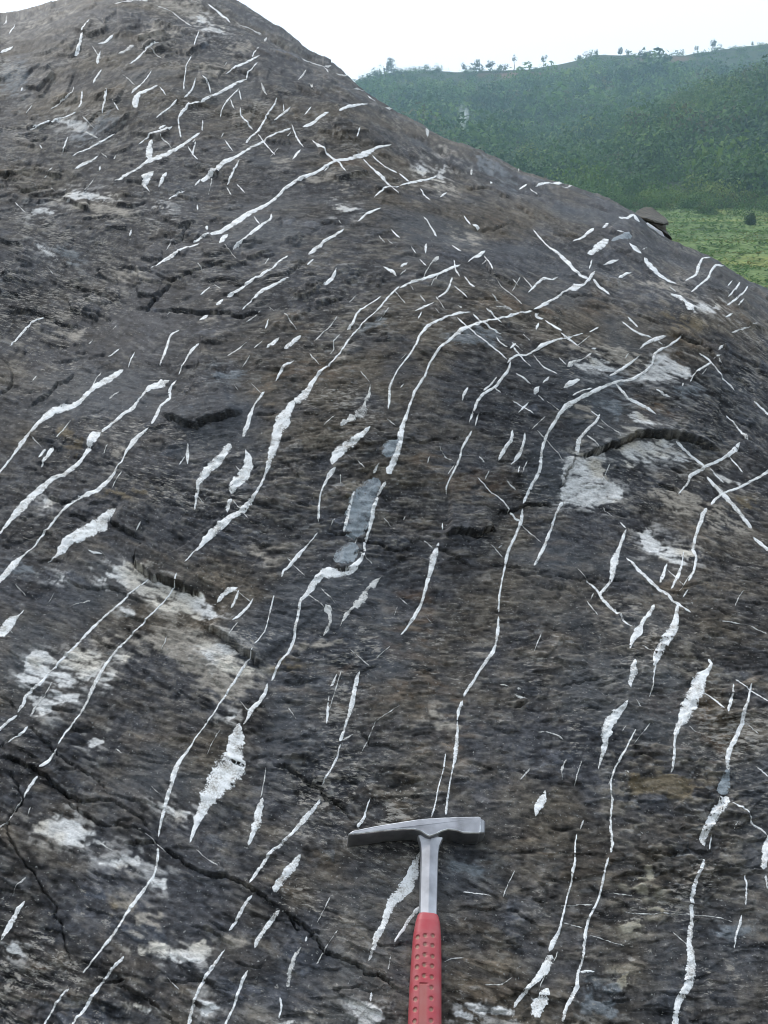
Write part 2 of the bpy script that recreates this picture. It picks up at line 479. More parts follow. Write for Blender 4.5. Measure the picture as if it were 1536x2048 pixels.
v 1253,1060,3.6 1243,1081,7.8 1239,1097,6.2 1230,1120,15.6 1225,1144,13 1222,1162,9.4 1214,1175,6.2 1196,1193,8.9
v 1335,1123,2.1 1327,1146,7.8 1320,1166,6.2
v 1368,1099,2.1 1363,1131,5.2 1355,1152,7.8 1342,1180,4.2
m 1204,1015,1.3 1225,1034,2.1
v 1240,1046,2.1 1252,1058,3.6
m 1188,855,1.6 1204,865,2.1
v 1251,1116,2.1 1264,1128,5.2 1282,1146,8.9 1300,1162,7.8 1318,1178,5.2 1334,1188,7.8 1344,1200,6.2 1357,1208,6.2 1370,1217,3.6 1383,1225,1.6
v 1170,1165,1.6 1188,1178,4.7 1198,1189,5.2 1206,1203,6.8 1219,1216,4.7 1238,1231,5.2 1253,1247,2.6 1264,1253,1.6
m 104,1361,1.6 89,1390,2.6 68,1416,4.2 60,1434,7.8
v 56,1451,4.2 47,1463,5.2 31,1473,2.6 16,1486,1.6
v 48,1221,2.1 39,1231,3.6 23,1244,18.2 10,1260,20.8 0,1273,15.6 -5,1278,7.8
m 182,1200,1.6 156,1205,2.6 138,1213,1.6
v 479,1453,7.8 476,1466,15.6 473,1481,28.6 470,1502,39.1 468,1523,49.5 460,1539,57.3 447,1559,52.1 431,1580,44.3 418,1600,33.9 400,1632,19.8 391,1656,10.4 383,1682,6.2 380,1692,2.1
v 719,1345,3.1 714,1359,9.4 709,1380,8.9 705,1406,11.5 701,1424,10.4 692,1450,5.2 684,1473,6.8 679,1486,6.2
v 681,1492,2.6 673,1518,4.7 663,1541,4.2 650,1565,3.1 642,1578,2.1
v 673,1354,1.6 667,1369,6.2 660,1380,4.2
v 658,1397,2.6 655,1416,4.2 655,1434,5.7 653,1453,2.1
m 800,1411,2.1 770,1432,3.1 752,1445,1.6
m 780,1296,3.6 752,1320,3.1
m 532,1539,1.3 525,1585,2.6 521,1600,3.6
m 707,1471,1.6 684,1483,2.6
v 891,1509,2.6 887,1536,3.6 881,1559,2.1 876,1578,2.6 872,1600,2.6 867,1623,3.6 862,1636,2.6
m 849,1234,1.6 862,1248,2.1
m 998,1369,2.6 1021,1373,4.7
m 1032,1380,5.2 1042,1381,6.2
m 1027,1393,2.6 1040,1397,6.2 1055,1399,3.6
m 1076,1464,1.6 1094,1464,2.6 1112,1470,2.1 1128,1481,1.6
m 1060,1539,2.6 1050,1550,5.2 1040,1562,2.6
m 1133,1518,2.6 1123,1539,9.4 1123,1565,3.6
v 1090,1583,2.6 1085,1600,15.6 1075,1617,15.6 1070,1635,6.2
v 1308,1210,6.2 1300,1226,9.4 1284,1249,7.8 1277,1265,18.2 1266,1278,10.4 1262,1291,6.2 1258,1303,2.6
v 1355,1210,6.2 1352,1231,10.4 1350,1249,17.2 1342,1268,19.8 1329,1289,23.4 1316,1309,18.2 1310,1328,10.4 1307,1348,3.6 1305,1361,2.6 1303,1380,3.6 1297,1398,2.1
v 1269,1321,3.6 1266,1338,13 1265,1354,15.6 1258,1369,9.4 1261,1380,3.6
v 1254,1406,4.2 1244,1421,10.4 1230,1434,20.8 1214,1458,20.8 1210,1473,19.8 1209,1489,15.6 1205,1507,10.4 1200,1526,5.2 1196,1539,2.1
v 1270,1463,2.1 1261,1481,3.1 1251,1499,3.6 1241,1518,5.2 1230,1536,3.6 1222,1559,3.6 1222,1585,5.2 1225,1600,4.7 1222,1629,4.7 1221,1658,5.7 1224,1685,6.8 1221,1708,5.7
v 1216,1717,4.2 1210,1740,4.7 1204,1769,4.7 1196,1801,4.7 1178,1836,5.7 1171,1865,7 1168,1889,6.5 1164,1921,4.7 1155,1950,5.7 1152,1976,9.9 1143,1997,9.9 1132,2017,7.8 1123,2048,7.8
v 1416,1318,7.8 1422,1328,6.2 1415,1343,10.4 1402,1356,25 1394,1377,31.2 1386,1398,31.2 1376,1419,31.2 1365,1440,23.4 1355,1455,13 1350,1473,9.4 1347,1492,5.2 1346,1518,5.2 1344,1539,6.2 1340,1549,2.1
v 1465,1372,2.1 1462,1398,6.2 1456,1416,7.8 1451,1434,3.6
v 1501,1372,3.6 1493,1406,5.2 1485,1429,10.4 1481,1453,10.4 1472,1473,8.9 1459,1499,10.4 1452,1523,11.5 1454,1546,9.4
g 1455,1539,7.8 1448,1570,23.4 1442,1591,26
v 1451,1593,13 1450,1600,20.3 1435,1623,23.4 1415,1655,17.4 1406,1676,14.6 1409,1693,5.7
v 1469,1364,1.6 1498,1385,2.6 1516,1398,2.6 1536,1415,3.1
v 1407,1389,2.1 1430,1408,3.6 1446,1424,2.6
m 1376,1454,2.6 1389,1467,2.6 1404,1477,1.3
v 1507,1537,2.1 1536,1563,3.1 1553,1575,2.6
m 1493,1455,1.3 1514,1475,2.1
m 1201,1388,2.1 1214,1399,2.6
m 1282,1289,1.6 1303,1304,2.1
m 1443,1239,1.6 1495,1247,2.6 1536,1265,3.6
v 316,1699,7 316,1717,5.8 312,1740,4.7 306,1757,4.1 283,1790,7 262,1819,8.2 251,1836,4.7 239,1857,4.7 219,1886,8.7 204,1903,4.7 190,1921,4.1 166,1949,4.1
m 54,1756,5.8 35,1775,2.9 23,1798,1.7
v 51,1804,3.5 38,1819,10.5 23,1848,11.7 12,1865,10.5 3,1883,4.1
v 249,1918,5.8 230,1941,7 207,1967,5.8 187,1994,7.6 172,2020,6.4 152,2048,5.8 140,2067,5.2
v 140,1981,4.1 114,2008,5.2 105,2026,4.1 92,2045,3.5 85,2064,2.9
v 437,1918,5.8 417,1947,7 397,1985,5.8 388,2008,7 379,2048,8.7 373,2067,5.8
m 44,1600,2.3 29,1623,2.9 17,1644,2.9 -3,1661,4.1
v 450,1900,2.3 426,1935,7 409,1962,7 394,1988,5.8
v 641,1600,4.1 630,1617,7 607,1644,12.8 587,1667,6.4 563,1693,7 540,1711,7 525,1734,7 508,1757,6.4 499,1772,3.5
v 525,1600,8.7 517,1629,14.6 514,1650,17.5 505,1673,9.9 496,1696,5.8
v 601,1712,8.7 581,1740,17.5 563,1763,16.3 547,1787,11.7
v 559,1820,7 543,1839,11.7 528,1860,10.5 514,1883,10.5 509,1897,2.9
v 504,1792,3.5 490,1810,7 473,1842,7 458,1865,4.1
v 614,1871,4.7 611,1881,5.8
m 604,1892,3.5 590,1912,8.7 581,1941,11.7 575,1973,11.7
v 840,1702,5.8 829,1734,19.2 823,1755,25.1 808,1778,29.2 788,1798,22.2 776,1825,14.6 767,1851,11.7 753,1874,14.6 747,1897,9.9 737,1921,4.7
v 840,1813,8.7 820,1836,7 805,1860,7 788,1886,4.1
m 782,1909,2.9 776,1941,4.1
v 740,1600,2.3 732,1623,3.5 727,1638,7 714,1655,7
v 743,1982,5.8 741,2002,5.8
v 496,1941,5.8 485,1962,7 476,1988,5.8 467,2014,4.7 452,2048,5.8 447,2064,4.7
v 560,1994,4.7 563,2014,4.1 557,2037,3.5
v 1167,1641,4.7 1159,1661,2.3
v 1153,1670,1.7 1149,1696,3.5 1149,1725,4.7 1144,1746,7 1141,1772,4.1 1132,1801,3.5 1124,1839,4.1 1118,1862,5.8 1106,1886,12.8 1097,1906,7
v 1103,1912,11.7 1093,1932,20.4 1080,1953,14.6 1062,1973,9.9 1045,1991,8.2 1033,2005,7 1027,2017,5.8
v 1095,1979,8.7 1083,2002,26.2 1071,2023,29.2 1077,2040,11.7
v 925,1787,2.9 957,1791,2.3 985,1795,2.9
m 887,1924,2.3 905,1916,2.9 928,1915,2.3
m 969,1970,2.9 1001,1970,4.1 1025,1956,2.3
v 1159,1946,5.8 1188,1947,3.5
m 1120,1814,1.2 1146,1813,2.3 1173,1811,2.3 1184,1811,1.5
m 1225,1785,2.3 1251,1788,2.9 1269,1791,2.3
m 1248,1823,2.9 1292,1825,2.3 1345,1825,2.3 1380,1826,1.7 1409,1829,2.9 1444,1833,2.9 1467,1842,2.3
m 1126,1848,1.7 1146,1852,2.3 1167,1858,1.7
m 1178,1874,2.3 1205,1879,2.3 1228,1887,2.3 1251,1892,1.7
v 1461,1610,2.3 1488,1629,3.5 1505,1652,4.1 1531,1674,4.1
v 1423,1669,2.3 1420,1699,3.5
v 1409,1717,5.8 1400,1743,7.6 1388,1772,10.5 1384,1801,8.7 1385,1833,8.2 1383,1862,12.8 1380,1886,10.5 1384,1915,17.5 1383,1941,22.2 1377,1970,19.2 1359,2000,14.6 1353,2020,12.8 1352,2048,12.8 1350,2067,11.7
v 1540,1670,11.7 1531,1702,19.2 1525,1737,13.4 1524,1744,2.9
v 1531,1752,5.8 1533,1781,2.9
v 1488,1749,2.9 1493,1769,3.5 1492,1810,4.1
v 1485,1827,3.5 1479,1851,5.8 1472,1871,4.7 1470,1895,2.3
"""
PATCHES = """
white 130,383 169,370 216,391 188,400 135,400
buff 283,76 305,55 349,70 312,86
buff 99,34 122,26 138,27 109,36
buff 49,44 94,42 91,48 60,51
blue 8,120 49,115 60,161 26,177 5,167
white 115,229 161,227 193,258 156,255
blue 130,258 198,234 214,224 234,227 208,250 167,271
buff 305,13 365,26 400,44 400,3 339,3
buff 619,349 660,339 666,344 624,357
buff 541,314 572,316 569,320 546,319
buff 681,362 699,352 705,365 689,372
buff 400,133 452,130 431,151 405,146
white 400,29 413,31 410,42 400,44
buff 452,96 486,89 499,102 491,107
white 400,55 431,52 455,60 439,68 400,62
white 839,326 860,328 855,341 842,336
white 865,336 889,328 889,352 868,349
buff 852,359 909,359 909,372 878,372
buff 881,297 896,294 896,307 886,307
blue 946,310 998,333 1034,365 982,346 956,336
white 57,416 78,413 102,420 96,425 65,423
buff 151,410 216,405 253,418 247,436 195,434
white 78,496 94,502 128,522 109,520
blue 102,491 141,499 180,522 156,530 130,522
buff 89,650 135,663 164,666 156,679 109,673
buff 229,546 273,542 276,551 234,556
white 294,405 333,413 346,420 326,421
blue 731,650 749,627 772,629 765,640 739,658
buff 671,712 684,699 689,710 676,720
blue 421,762 457,741 499,741 499,754 436,765
white 673,408 689,408 712,413 707,421 684,418
buff 416,647 431,634 447,642 439,650 421,658
buff 909,462 956,465 961,476 917,473
blue 889,666 956,650 998,676 982,689 925,686
buff 1126,694 1185,689 1200,707 1165,712
white 1152,731 1200,720 1200,739 1172,739
buff 1209,694 1253,684 1282,707 1266,736 1240,736 1214,720
white 1313,712 1386,736 1386,754 1318,765 1282,759 1287,736
white 1185,723 1214,723 1230,741 1201,744
blue 1214,752 1235,746 1258,759 1214,770
buff 1282,556 1326,567 1365,572 1363,588 1334,585
white 1383,616 1435,616 1438,629 1386,634
blue 1339,775 1396,767 1422,785 1350,796
ochre 1318,629 1370,634 1407,663 1370,660
white 208,1149 250,1131 276,1136 299,1162 339,1175 400,1191 417,1217 440,1240 400,1240 365,1234 325,1213 300,1203 262,1190 235,1170
ochre 120,862 156,865 167,904 156,915 125,891
ochre 203,995 250,982 302,993 260,1008
white 86,1006 104,1006 107,1016 91,1014
white 99,1162 128,1157 125,1165
white 193,1162 221,1157 214,1167
blue 23,1136 73,1128 65,1139 31,1149
buff 214,902 245,902 247,915 224,925
buff 507,1110 535,1112 546,1136 525,1141
white 1128,922 1146,912 1162,909 1211,902 1206,935 1219,967 1243,980 1243,993 1196,1016 1120,1006
white 1240,899 1261,883 1331,883 1370,904 1396,925 1357,925 1318,915 1292,925 1266,930 1245,915
buff 1292,980 1334,982 1370,974 1391,988 1415,1006 1448,1016 1495,1042 1475,1060 1417,1050 1407,1024 1370,1024 1334,1011
white 1277,1068 1297,1068 1334,1094 1383,1094 1386,1112 1363,1128 1339,1123 1287,1097
white 1235,826 1282,836 1300,857 1256,849
blue 1188,810 1235,805 1261,826 1235,839
white 1443,938 1477,954 1482,959 1448,956
buff 1141,805 1162,810 1188,834 1178,839
ochre 1472,980 1514,998 1506,1008 1482,998
white 36,1351 60,1304 86,1299 115,1315 154,1289 203,1309 211,1325 182,1351 146,1380 122,1372 99,1354 60,1367
white 49,1388 89,1388 164,1380 156,1395 112,1406 102,1424 70,1429 65,1408
white 201,1359 227,1338 242,1342 211,1369
buff 266,1276 299,1262 359,1255 405,1270 456,1291 490,1320 518,1346 518,1364 482,1395 482,1421 440,1408 400,1369 359,1330 310,1304
white 391,1289 456,1294 516,1346 495,1361 443,1346 406,1315
white 224,1309 260,1312 250,1325 229,1322
white 167,1479 216,1473 208,1484 180,1492
buff 182,1281 203,1270 232,1276 208,1283
white 242,1218 276,1223 266,1242 247,1234
buff 603,1307 640,1286 681,1289 660,1304 621,1309
white 449,1437 468,1440 462,1445
ochre 551,1335 603,1341 598,1351 556,1346
buff 546,1416 561,1403 572,1414 556,1419
buff 852,1429 886,1421 889,1440 857,1437
buff 896,1450 915,1442 915,1455
buff 956,1307 980,1303 977,1312
buff 857,1450 878,1442 894,1447 878,1458
ochre 1256,1549 1318,1544 1412,1572 1370,1600 1266,1585
buff 1230,1249 1245,1239 1266,1249 1251,1260
white 47,1655 117,1629 187,1670 216,1687 152,1696 96,1673
white 204,1728 277,1711 277,1728 233,1740
white 274,1886 330,1892 332,1924 277,1915
buff 242,1795 271,1801 262,1822 233,1819
buff 277,1833 327,1830 324,1854 280,1851
white 306,1757 335,1760 335,1778 306,1775
white 347,1903 408,1886 423,1915 379,1930 350,1927
white 268,2000 306,2023 289,2035 268,2017
white 391,2005 437,2017 408,2037
white 0,1892 35,1892 47,1909 17,1909
white 312,1612 376,1629 370,1638 315,1617
ochre 222,1816 245,1827 233,1839
white 695,2008 735,2000 773,2032 721,2043
buff 455,1883 470,1865 485,1874 476,1892
buff 601,2014 627,2017 642,2037 619,2032
white 560,2040 590,2037 587,2048 563,2048
white 925,2005 963,2008 981,2017 1022,2014 1039,2029 1022,2037 963,2026
white 896,2020 931,2020 952,2037 911,2037
blue 882,1725 934,1728 963,1740 917,1743
lich 1275,1755 1295,1731 1310,1743 1289,1760
lich 1266,1775 1301,1775 1298,1790 1275,1787
lich 1292,1819 1313,1801 1333,1816 1321,1825
lich 1241,1851 1286,1830 1280,1851 1251,1860
lich 1231,1962 1254,1947 1257,1967 1243,1982
blue 1426,1851 1496,1857 1482,1880 1423,1868
blue 1170,1965 1240,1979 1228,2032 1152,2032
"""
CRACKS = """
6,7,U 0,353 16,344 29,337
4,5,U 52,271 68,272 89,263 96,253
4,5,U 0,120 10,115
3,4,U 167,240 188,224 216,211 234,206
3,4,U 281,96 312,89 349,78 365,76
5,6,U 541,76 556,81 572,91 588,107
6,6,U 486,207 509,214 528,221 546,229
5,6,U 627,242 647,253 663,260 686,268
5,6,U 720,284 746,281 783,280
4,5,U 616,169 634,188 650,198
4,5,U 405,148 431,151 452,135
5,6,U 889,312 909,331 928,341
6,8,U 925,358 956,370 982,372 1008,383 1029,393
4,5,U 800,260 831,273 868,294 899,310
4,5,U 1034,378 1060,385 1089,392
6,8,L 398,443 385,444 372,457 365,476 359,486 346,490 336,485
5,6,U 229,535 263,535 284,546 302,551 326,559 344,567 370,554 400,543 426,535 465,533
7,9,U 268,619 281,621 297,621 307,606 326,590 344,567
7,9,U 302,627 339,627 370,625 400,632 431,632 457,632 486,636 517,630 541,627
4,5,U 125,567 156,572 182,582 216,594 234,603 260,608
4,4,U 161,593 193,586 214,594
4,5,U 159,616 182,623 203,632 227,642
5,6,U 0,632 31,630 52,629 89,636 117,647 135,650 154,650 169,657
4,5,U 0,564 16,556 34,551 73,558
4,4,U 34,541 49,539 68,538
5,6,L 151,744 141,759 115,767 104,785 89,798 52,810
4,5,L 3,715 16,736 26,752 26,767 13,785 -5,793
6,3,U 190,542 198,539 206,543
3,3,U 167,429 198,436 227,438 245,434 253,442
2,3,U 541,490 582,483 614,474 629,461 647,451 673,444 702,446
5,7,U 400,572 444,569 486,567
6,8,U 522,567 546,556 577,550 590,541 601,528 616,512
5,5,U 619,608 632,610 647,603 673,594 694,591
5,6,U 442,502 462,500 483,486 509,482 538,483
3,3,U 689,554 712,547 728,543
4,5,U 400,541 426,535 465,533
4,5,U 800,504 834,505 849,503
5,6,U 967,512 980,541 998,551 1029,567 1045,572
4,5,U 935,447 967,453 982,451 1024,439
5,6,U 1027,405 1053,416 1071,429
4,4,U 912,595 946,593 982,594 1008,598
4,5,U 1107,569 1139,580 1172,580 1198,585
3,4,U 1099,462 1136,470 1165,478
5,6,U 1329,650 1357,673 1396,684 1422,712 1448,741 1488,765 1527,791
6,8,U 1498,567 1514,580 1536,593 1553,603
4,4,U 1422,681 1462,705 1501,731 1536,741
4,5,U 1175,409 1198,420 1225,427
6,5,U 1219,490 1232,499 1251,504 1266,504
3,4,U 1266,616 1305,640 1329,650
7,12,U 326,826 341,844 362,855 400,857 417,849 439,844 470,834 491,823
6,10,U 216,1050 234,1060 255,1068 281,1081
7,12,R 289,1084 273,1107 268,1128 286,1146 302,1155 312,1162 346,1172 385,1184 408,1198
5,6,U 89,980 104,998 128,1010 167,995
4,5,U 62,868 86,881 112,886
2,2,U 112,896 135,904 161,920 198,928 234,938 286,964 339,980 391,985 400,986 439,995 499,1008 517,1008 556,1021 595,1034 634,1047
3,3,U 143,1166 182,1178 224,1175 247,1183
5,5,U 135,1032 161,1038 180,1047
4,4,U 507,831 522,829 541,829 554,821
4,4,U 637,1068 684,1073 726,1086 762,1097 800,1112 810,1103 839,1103
6,8,U 666,1141 681,1148 699,1144
4,4,U 603,825 619,827 640,826
6,3,U 707,1115 715,1110 726,1105
6,12,U 881,1071 891,1077 912,1071 935,1079 951,1079 969,1068 993,1063
7,6,U 980,1037 998,1027 1021,1021 1042,1014 1073,1011 1107,1016
4,4,U 862,1101 889,1110 917,1126 946,1140
2,2,U 946,1140 1008,1139 1060,1146 1112,1161 1159,1163 1178,1158 1214,1161 1245,1162 1266,1168 1292,1168
7,9,L 1149,909 1139,935 1128,964 1112,980
4,4,U 810,878 834,889 857,883 889,881
9,15,U 1152,912 1188,904 1214,896 1235,889 1261,876 1282,869 1303,870 1339,873 1352,870 1376,876 1404,886 1430,892 1451,891
5,5,U 1313,969 1329,974 1344,980 1360,980
4,4,L 1204,946 1212,961 1222,967
3,3,U 1402,1112 1422,1120
8,9,U -10,1511 16,1515 39,1523 65,1535 91,1545 99,1557 112,1572 130,1585 154,1597 177,1611
7,6,U 135,1600 160,1624 187,1638 210,1653 228,1655
7,10,U 248,1685 277,1690 315,1688
9,8,U 321,1699 344,1708 359,1722 382,1737 423,1752 448,1755 458,1750
4,4,U 140,1606 175,1606 204,1603 233,1606 254,1620 277,1635 297,1658 315,1679
4,3,U 228,1653 242,1644 271,1638
3,3,U 99,1541 130,1535 156,1533 182,1552 203,1575 216,1591
4,3,U 52,1450 68,1458 86,1476 104,1489 112,1507 135,1523 156,1533
6,3,L 14,1526 16,1541 23,1557 31,1572 44,1591 44,1600 23,1629 9,1655 20,1682 35,1714 55,1740 67,1755 82,1781 99,1801 111,1816 108,1836 126,1851 128,1880 131,1906 143,1930 160,1953
2,2,U 0,1492 18,1476 39,1466
3,3,U -5,1388 16,1401 34,1421
7,12,U 408,1252 426,1268 452,1278 468,1296 486,1312 502,1322 517,1341 525,1348
9,9,U 541,1527 567,1536 593,1554 621,1570 642,1583 651,1600 680,1611 697,1632 712,1647
3,4,U 718,1463 726,1476 741,1489 765,1490 793,1493
3,3,U 567,1368 588,1373 608,1367
3,3,U 496,1528 515,1519 533,1518
4,4,U 580,1315 598,1318
5,4,U 1024,1411 1040,1410 1058,1403
3,3,U 1159,1425 1178,1419 1200,1421
3,3,U 1120,1372 1152,1367 1200,1361
2,2,U 800,1489 823,1486 849,1490
3,3,U 1425,1203 1451,1221 1480,1233
2,2,U 1152,1424 1175,1420 1206,1421
5,5,U 187,1963 219,1965 254,1965
4,4,U 233,1967 262,1988 292,2005 321,2023 350,2043 379,2061
4,4,U 321,1965 365,1963 408,1967 448,1979 467,1985
3,3,U 169,1816 204,1825 233,1842
3,3,U 379,1851 417,1862 443,1877 448,1892
9,8,U 409,1746 423,1752 458,1756 479,1763 502,1781 531,1798 557,1816
10,8,U 557,1816 587,1836 616,1857 633,1880 651,1903 677,1915 706,1924 735,1944 765,1953 794,1976 817,1991
5,5,U 400,1857 423,1865 447,1883 470,1892
4,4,U 470,1921 496,1930 528,1932
4,4,U 662,1979 703,1976 730,1965
4,4,U 741,1889 794,1892 823,1886
7,6,L 578,1833 587,1854 601,1860
6,6,U 616,1868 630,1862 642,1871
6,6,U 876,1778 896,1787 911,1801
4,5,U 914,1816 946,1817 975,1820 1004,1810
4,5,U 1010,1822 1039,1830 1062,1848 1074,1860
5,4,U 1074,1886 1092,1897
4,4,U 887,1985 922,2005 963,2020 1022,2023
2,2,U 1088,1708 1146,1711 1219,1711
2,2,U 1292,1705 1362,1708
3,3,U 1365,1718 1409,1725 1476,1736 1536,1737
3,3,U 1313,1734 1350,1734
"""

# ------------------------------------------------------------------ rock surface
SIL = np.array([(-1000, 190), (-600, 110), (-200, 45), (0, 19), (40, 13), (75, 6), (95, 0), (150, -26), (250, -58), (350, -58),
                (430, -26), (468, -2), (500, 18), (530, 38), (560, 56), (590, 79), (625, 104), (660, 119), (690, 138), (712, 160),
                (735, 183), (760, 205), (790, 222), (830, 243), (870, 266), (900, 279), (950, 299), (1000, 320), (1050, 343),
                (1100, 357), (1150, 368), (1200, 385), (1240, 401), (1268, 415), (1300, 448), (1340, 476), (1390, 496), (1425, 508),
                (1460, 529), (1500, 551), (1536, 570), (1600, 602), (1800, 690), (2500, 960)], float)


def sil(px):
    px = np.asarray(px, float)
    return np.interp(px, SIL[:, 0], SIL[:, 1]) + 2.6 * fbm(px / 26.0, px * 0 + 3.0, 3, 2) + 2.0 * (_tab[3][7, np.floor(px / 17.0).astype(int) & 511] - 0.5)


SLOPE_Y0 = -876.0


def wbase(px, py):
    """inverse depth of the rock face: a slab dipping about 30 degrees, rounded at its crest"""
    w = 0.77 * (py - SLOPE_Y0) / (1660.0 - SLOPE_Y0) - 0.000035 * (px - 850.0)
    bul = (0.030 * np.exp(-(((px - 640) / 420.0) ** 2 + ((py - 760) / 330.0) ** 2))
           - 0.022 * np.exp(-(((px - 1180) / 260.0) ** 2 + ((py - 1060) / 200.0) ** 2))
           + 0.020 * np.exp(-(((px - 1250) / 380.0) ** 2 + ((py - 640) / 170.0) ** 2))
           - 0.020 * np.exp(-(((px - 150) / 260.0) ** 2 + ((py - 620) / 200.0) ** 2)))
    w = w + bul * (0.4 + 0.6 * sstep(2300, 1500, py))
    d = py - sil(px)
    return w * (1 - 0.16 * np.exp(-np.maximum(d, 0) / 55.0) - 0.10 * np.exp(-np.maximum(d, 0) / 14.0))


def pbase(px, py):
    return CAM + ray(px, py) / wbase(px, py)[..., None]


# raster over the frame (spaced about 2 image px) on which relief and colour are worked out
RX0, RX1, RY0, RY1, RS = -160, 1704, -80, 2260, 1.7
NX = int((RX1 - RX0) / RS) + 1
NY = int((RY1 - RY0) / RS) + 1
gx = RX0 + RS * np.arange(NX); gy = RY0 + RS * np.arange(NY)
GX, GY = np.meshgrid(gx, gy)
GYc = np.maximum(GY, sil(GX) + 0.0)
PB = pbase(GX, GYc)
ZC = 1.0 / wbase(GX, GYc)
MPP = ZC / FPX                                            # metres per image pixel, across
U = PB[..., 0]
V = np.hypot(PB[..., 1], PB[..., 2] + 3.0)                # distance up the slope
dx = np.gradient(PB, axis=1); dy = np.gradient(PB, axis=0)
NRM = np.cross(dx, -dy)
ln = np.linalg.norm(NRM, axis=2, keepdims=True)
NRM = np.where(ln > 1e-9, NRM / np.maximum(ln, 1e-9), np.array([0, -0.5, 0.866]))
NRM = np.where((NRM[..., 2:3] < 0), -NRM, NRM)

# direction of the foliation (degrees, positive dips to the right in view)
TH = np.array([(0, 0, -15), (200, 200, -22), (100, 560, 22), (250, 650, 28), (300, 500, 14), (120, 350, 5), (500, 300, -6), (480, 480, -10),
               (550, 640, -10), (600, 60, 34), (800, 250, 33), (900, 450, 20), (1050, 400, 31), (1200, 600, 28), (1400, 600, 38),
               (1500, 750, 36), (1000, 700, 12), (1250, 750, 12), (1350, 950, 16), (600, 800, -8), (450, 840, -12), (300, 1000, 20),
               (150, 900, 15), (300, 1150, 25), (700, 1100, 5), (1000, 1050, 0), (1300, 1150, 8), (100, 1400, 18), (400, 1350, 18),
               (700, 1400, 0), (1000, 1400, 0), (1400, 1450, 3), (300, 1700, 25), (200, 1900, 20), (600, 1900, 18), (800, 1950, 16),
               (1000, 1800, 8), (1300, 1800, 3), (1450, 2000, 5), (650, 350, -3), (760, 540, 0)], float)
cx = np.arange(RX0, RX1 + 20, 20.0); cy = np.arange(RY0, RY1 + 20, 20.0)
CX, CY = np.meshgrid(cx, cy)
d2 = (CX[..., None] - TH[:, 0]) ** 2 + (CY[..., None] - TH[:, 1]) ** 2 + 60.0 ** 2
wt = d2 ** -1.6
TC = (wt * TH[:, 2]).sum(-1) / wt.sum(-1)
TC = TC + 9 * fbm(CX / 90.0, CY / 90.0, 3, 3)
ti = np.clip((GY - RY0) / 20.0, 0, TC.shape[0] - 1.001); tj = np.clip((GX - RX0) / 20.0, 0, TC.shape[1] - 1.001)
i0 = ti.astype(int); j0 = tj.astype(int); fi = ti - i0; fj = tj - j0
T = np.radians((TC[i0, j0] * (1 - fj) + TC[i0, j0 + 1] * fj) * (1 - fi) + (TC[i0 + 1, j0] * (1 - fj) + TC[i0 + 1, j0 + 1] * fj) * fi)
DXs = np.cos(T).astype(np.float32); DYs = np.sin(T).astype(np.float32)
SCL = (1.25 / ZC).astype(np.float32)                      # near features are larger in view


def lic(src, steps, h):
    """drag a noise field along the foliation"""
    acc = src.copy(); n = 1.0
    I, J = np.mgrid[0:NY, 0:NX].astype(np.float32)
    for sg in (1, -1):
        x = J.copy(); y = I.copy()
        for k in range(steps):
            ix = np.clip(x + 0.5, 0, NX - 1).astype(np.int32); iy = np.clip(y + 0.5, 0, NY - 1).astype(np.int32)
            s = sg * h * (2.0 / RS) * SCL[iy, ix]
            x = x + DXs[iy, ix] * s; y = y + DYs[iy, ix] * s
            ix = np.clip(x + 0.5, 0, NX - 1).astype(np.int32); iy = np.clip(y + 0.5, 0, NY - 1).astype(np.int32)
            acc += src[iy, ix]
        n += steps
    acc /= n
    acc -= acc.mean(); acc /= acc.std() + 1e-9
    return acc


A = 1.0 / 0.0010                                          # lattice of 1 mm
wx = U + 0.012 * fbm(U / 0.05, V / 0.05, 3, 2); wv = V + 0.012 * fbm(U / 0.05, V / 0.05, 3, 5)
l_fine = lic(vnoise(U / 0.0022, V / 0.0030, 1).astype(np.float32), 4, 1.0)
l_mid = lic((vnoise(wx / 0.008, wv / 0.008, 2) + 0.6 * vnoise(wx / 0.004, wv / 0.004, 6)).astype(np.float32), 7, 1.6)
l_big = lic((vnoise(wx / 0.035, wv / 0.030, 3) + 0.45 * vnoise(wx / 0.016, wv / 0.014, 7)).astype(np.float32), 10, 2.6)
l_band = lic((vnoise(wx / 0.10, wv / 0.07, 4) + 0.4 * vnoise(wx / 0.03, wv / 0.03, 1)).astype(np.float32), 12, 5.0)

# relief in metres along the surface normal
crestf = 0.35 + 0.65 * sstep(4, 110, GY - sil(GX))         # the crest itself is worn smoother
D0 = 0.022 * fbm(U / 0.55, V / 0.55, 2, 1) + 0.006 * fbm(U / 0.16, V / 0.14, 2, 4)
D = np.zeros(GX.shape)
terr = l_big * 1.1 + 0.35 * l_mid
fr = terr - np.floor(terr)
rough = sstep(-0.15, 0.75, fbm(U / 0.22, V / 0.22, 3, 6) + 0.55 * sstep(900, 450, GY) * sstep(900, 300, GX) + 0.15 * sstep(900, 400, GY) + 0.25 * sstep(1750, 2000, GY) * sstep(1000, 600, GX))
D += 0.0013 * (0.2 + 0.8 * rough) * (np.floor(terr) + sstep(0.90, 1.0, fr)) * 0.62
t2 = l_mid * 0.9 + 0.3 * l_fine
f2 = t2 - np.floor(t2)
D += 0.0008 * (0.3 + 0.7 * rough) * (np.floor(t2) + sstep(0.8, 1.0, f2)) * 0.6
D += 0.0006 * l_fine * (0.5 + 0.5 * rough)
D += 0.0009 * fbm(U / 0.012, V / 0.012, 3, 2) * (0.5 + 0.5 * rough)
D = D * crestf * (0.35 + 0.65 * sstep(350, 1100, GY)) + D0


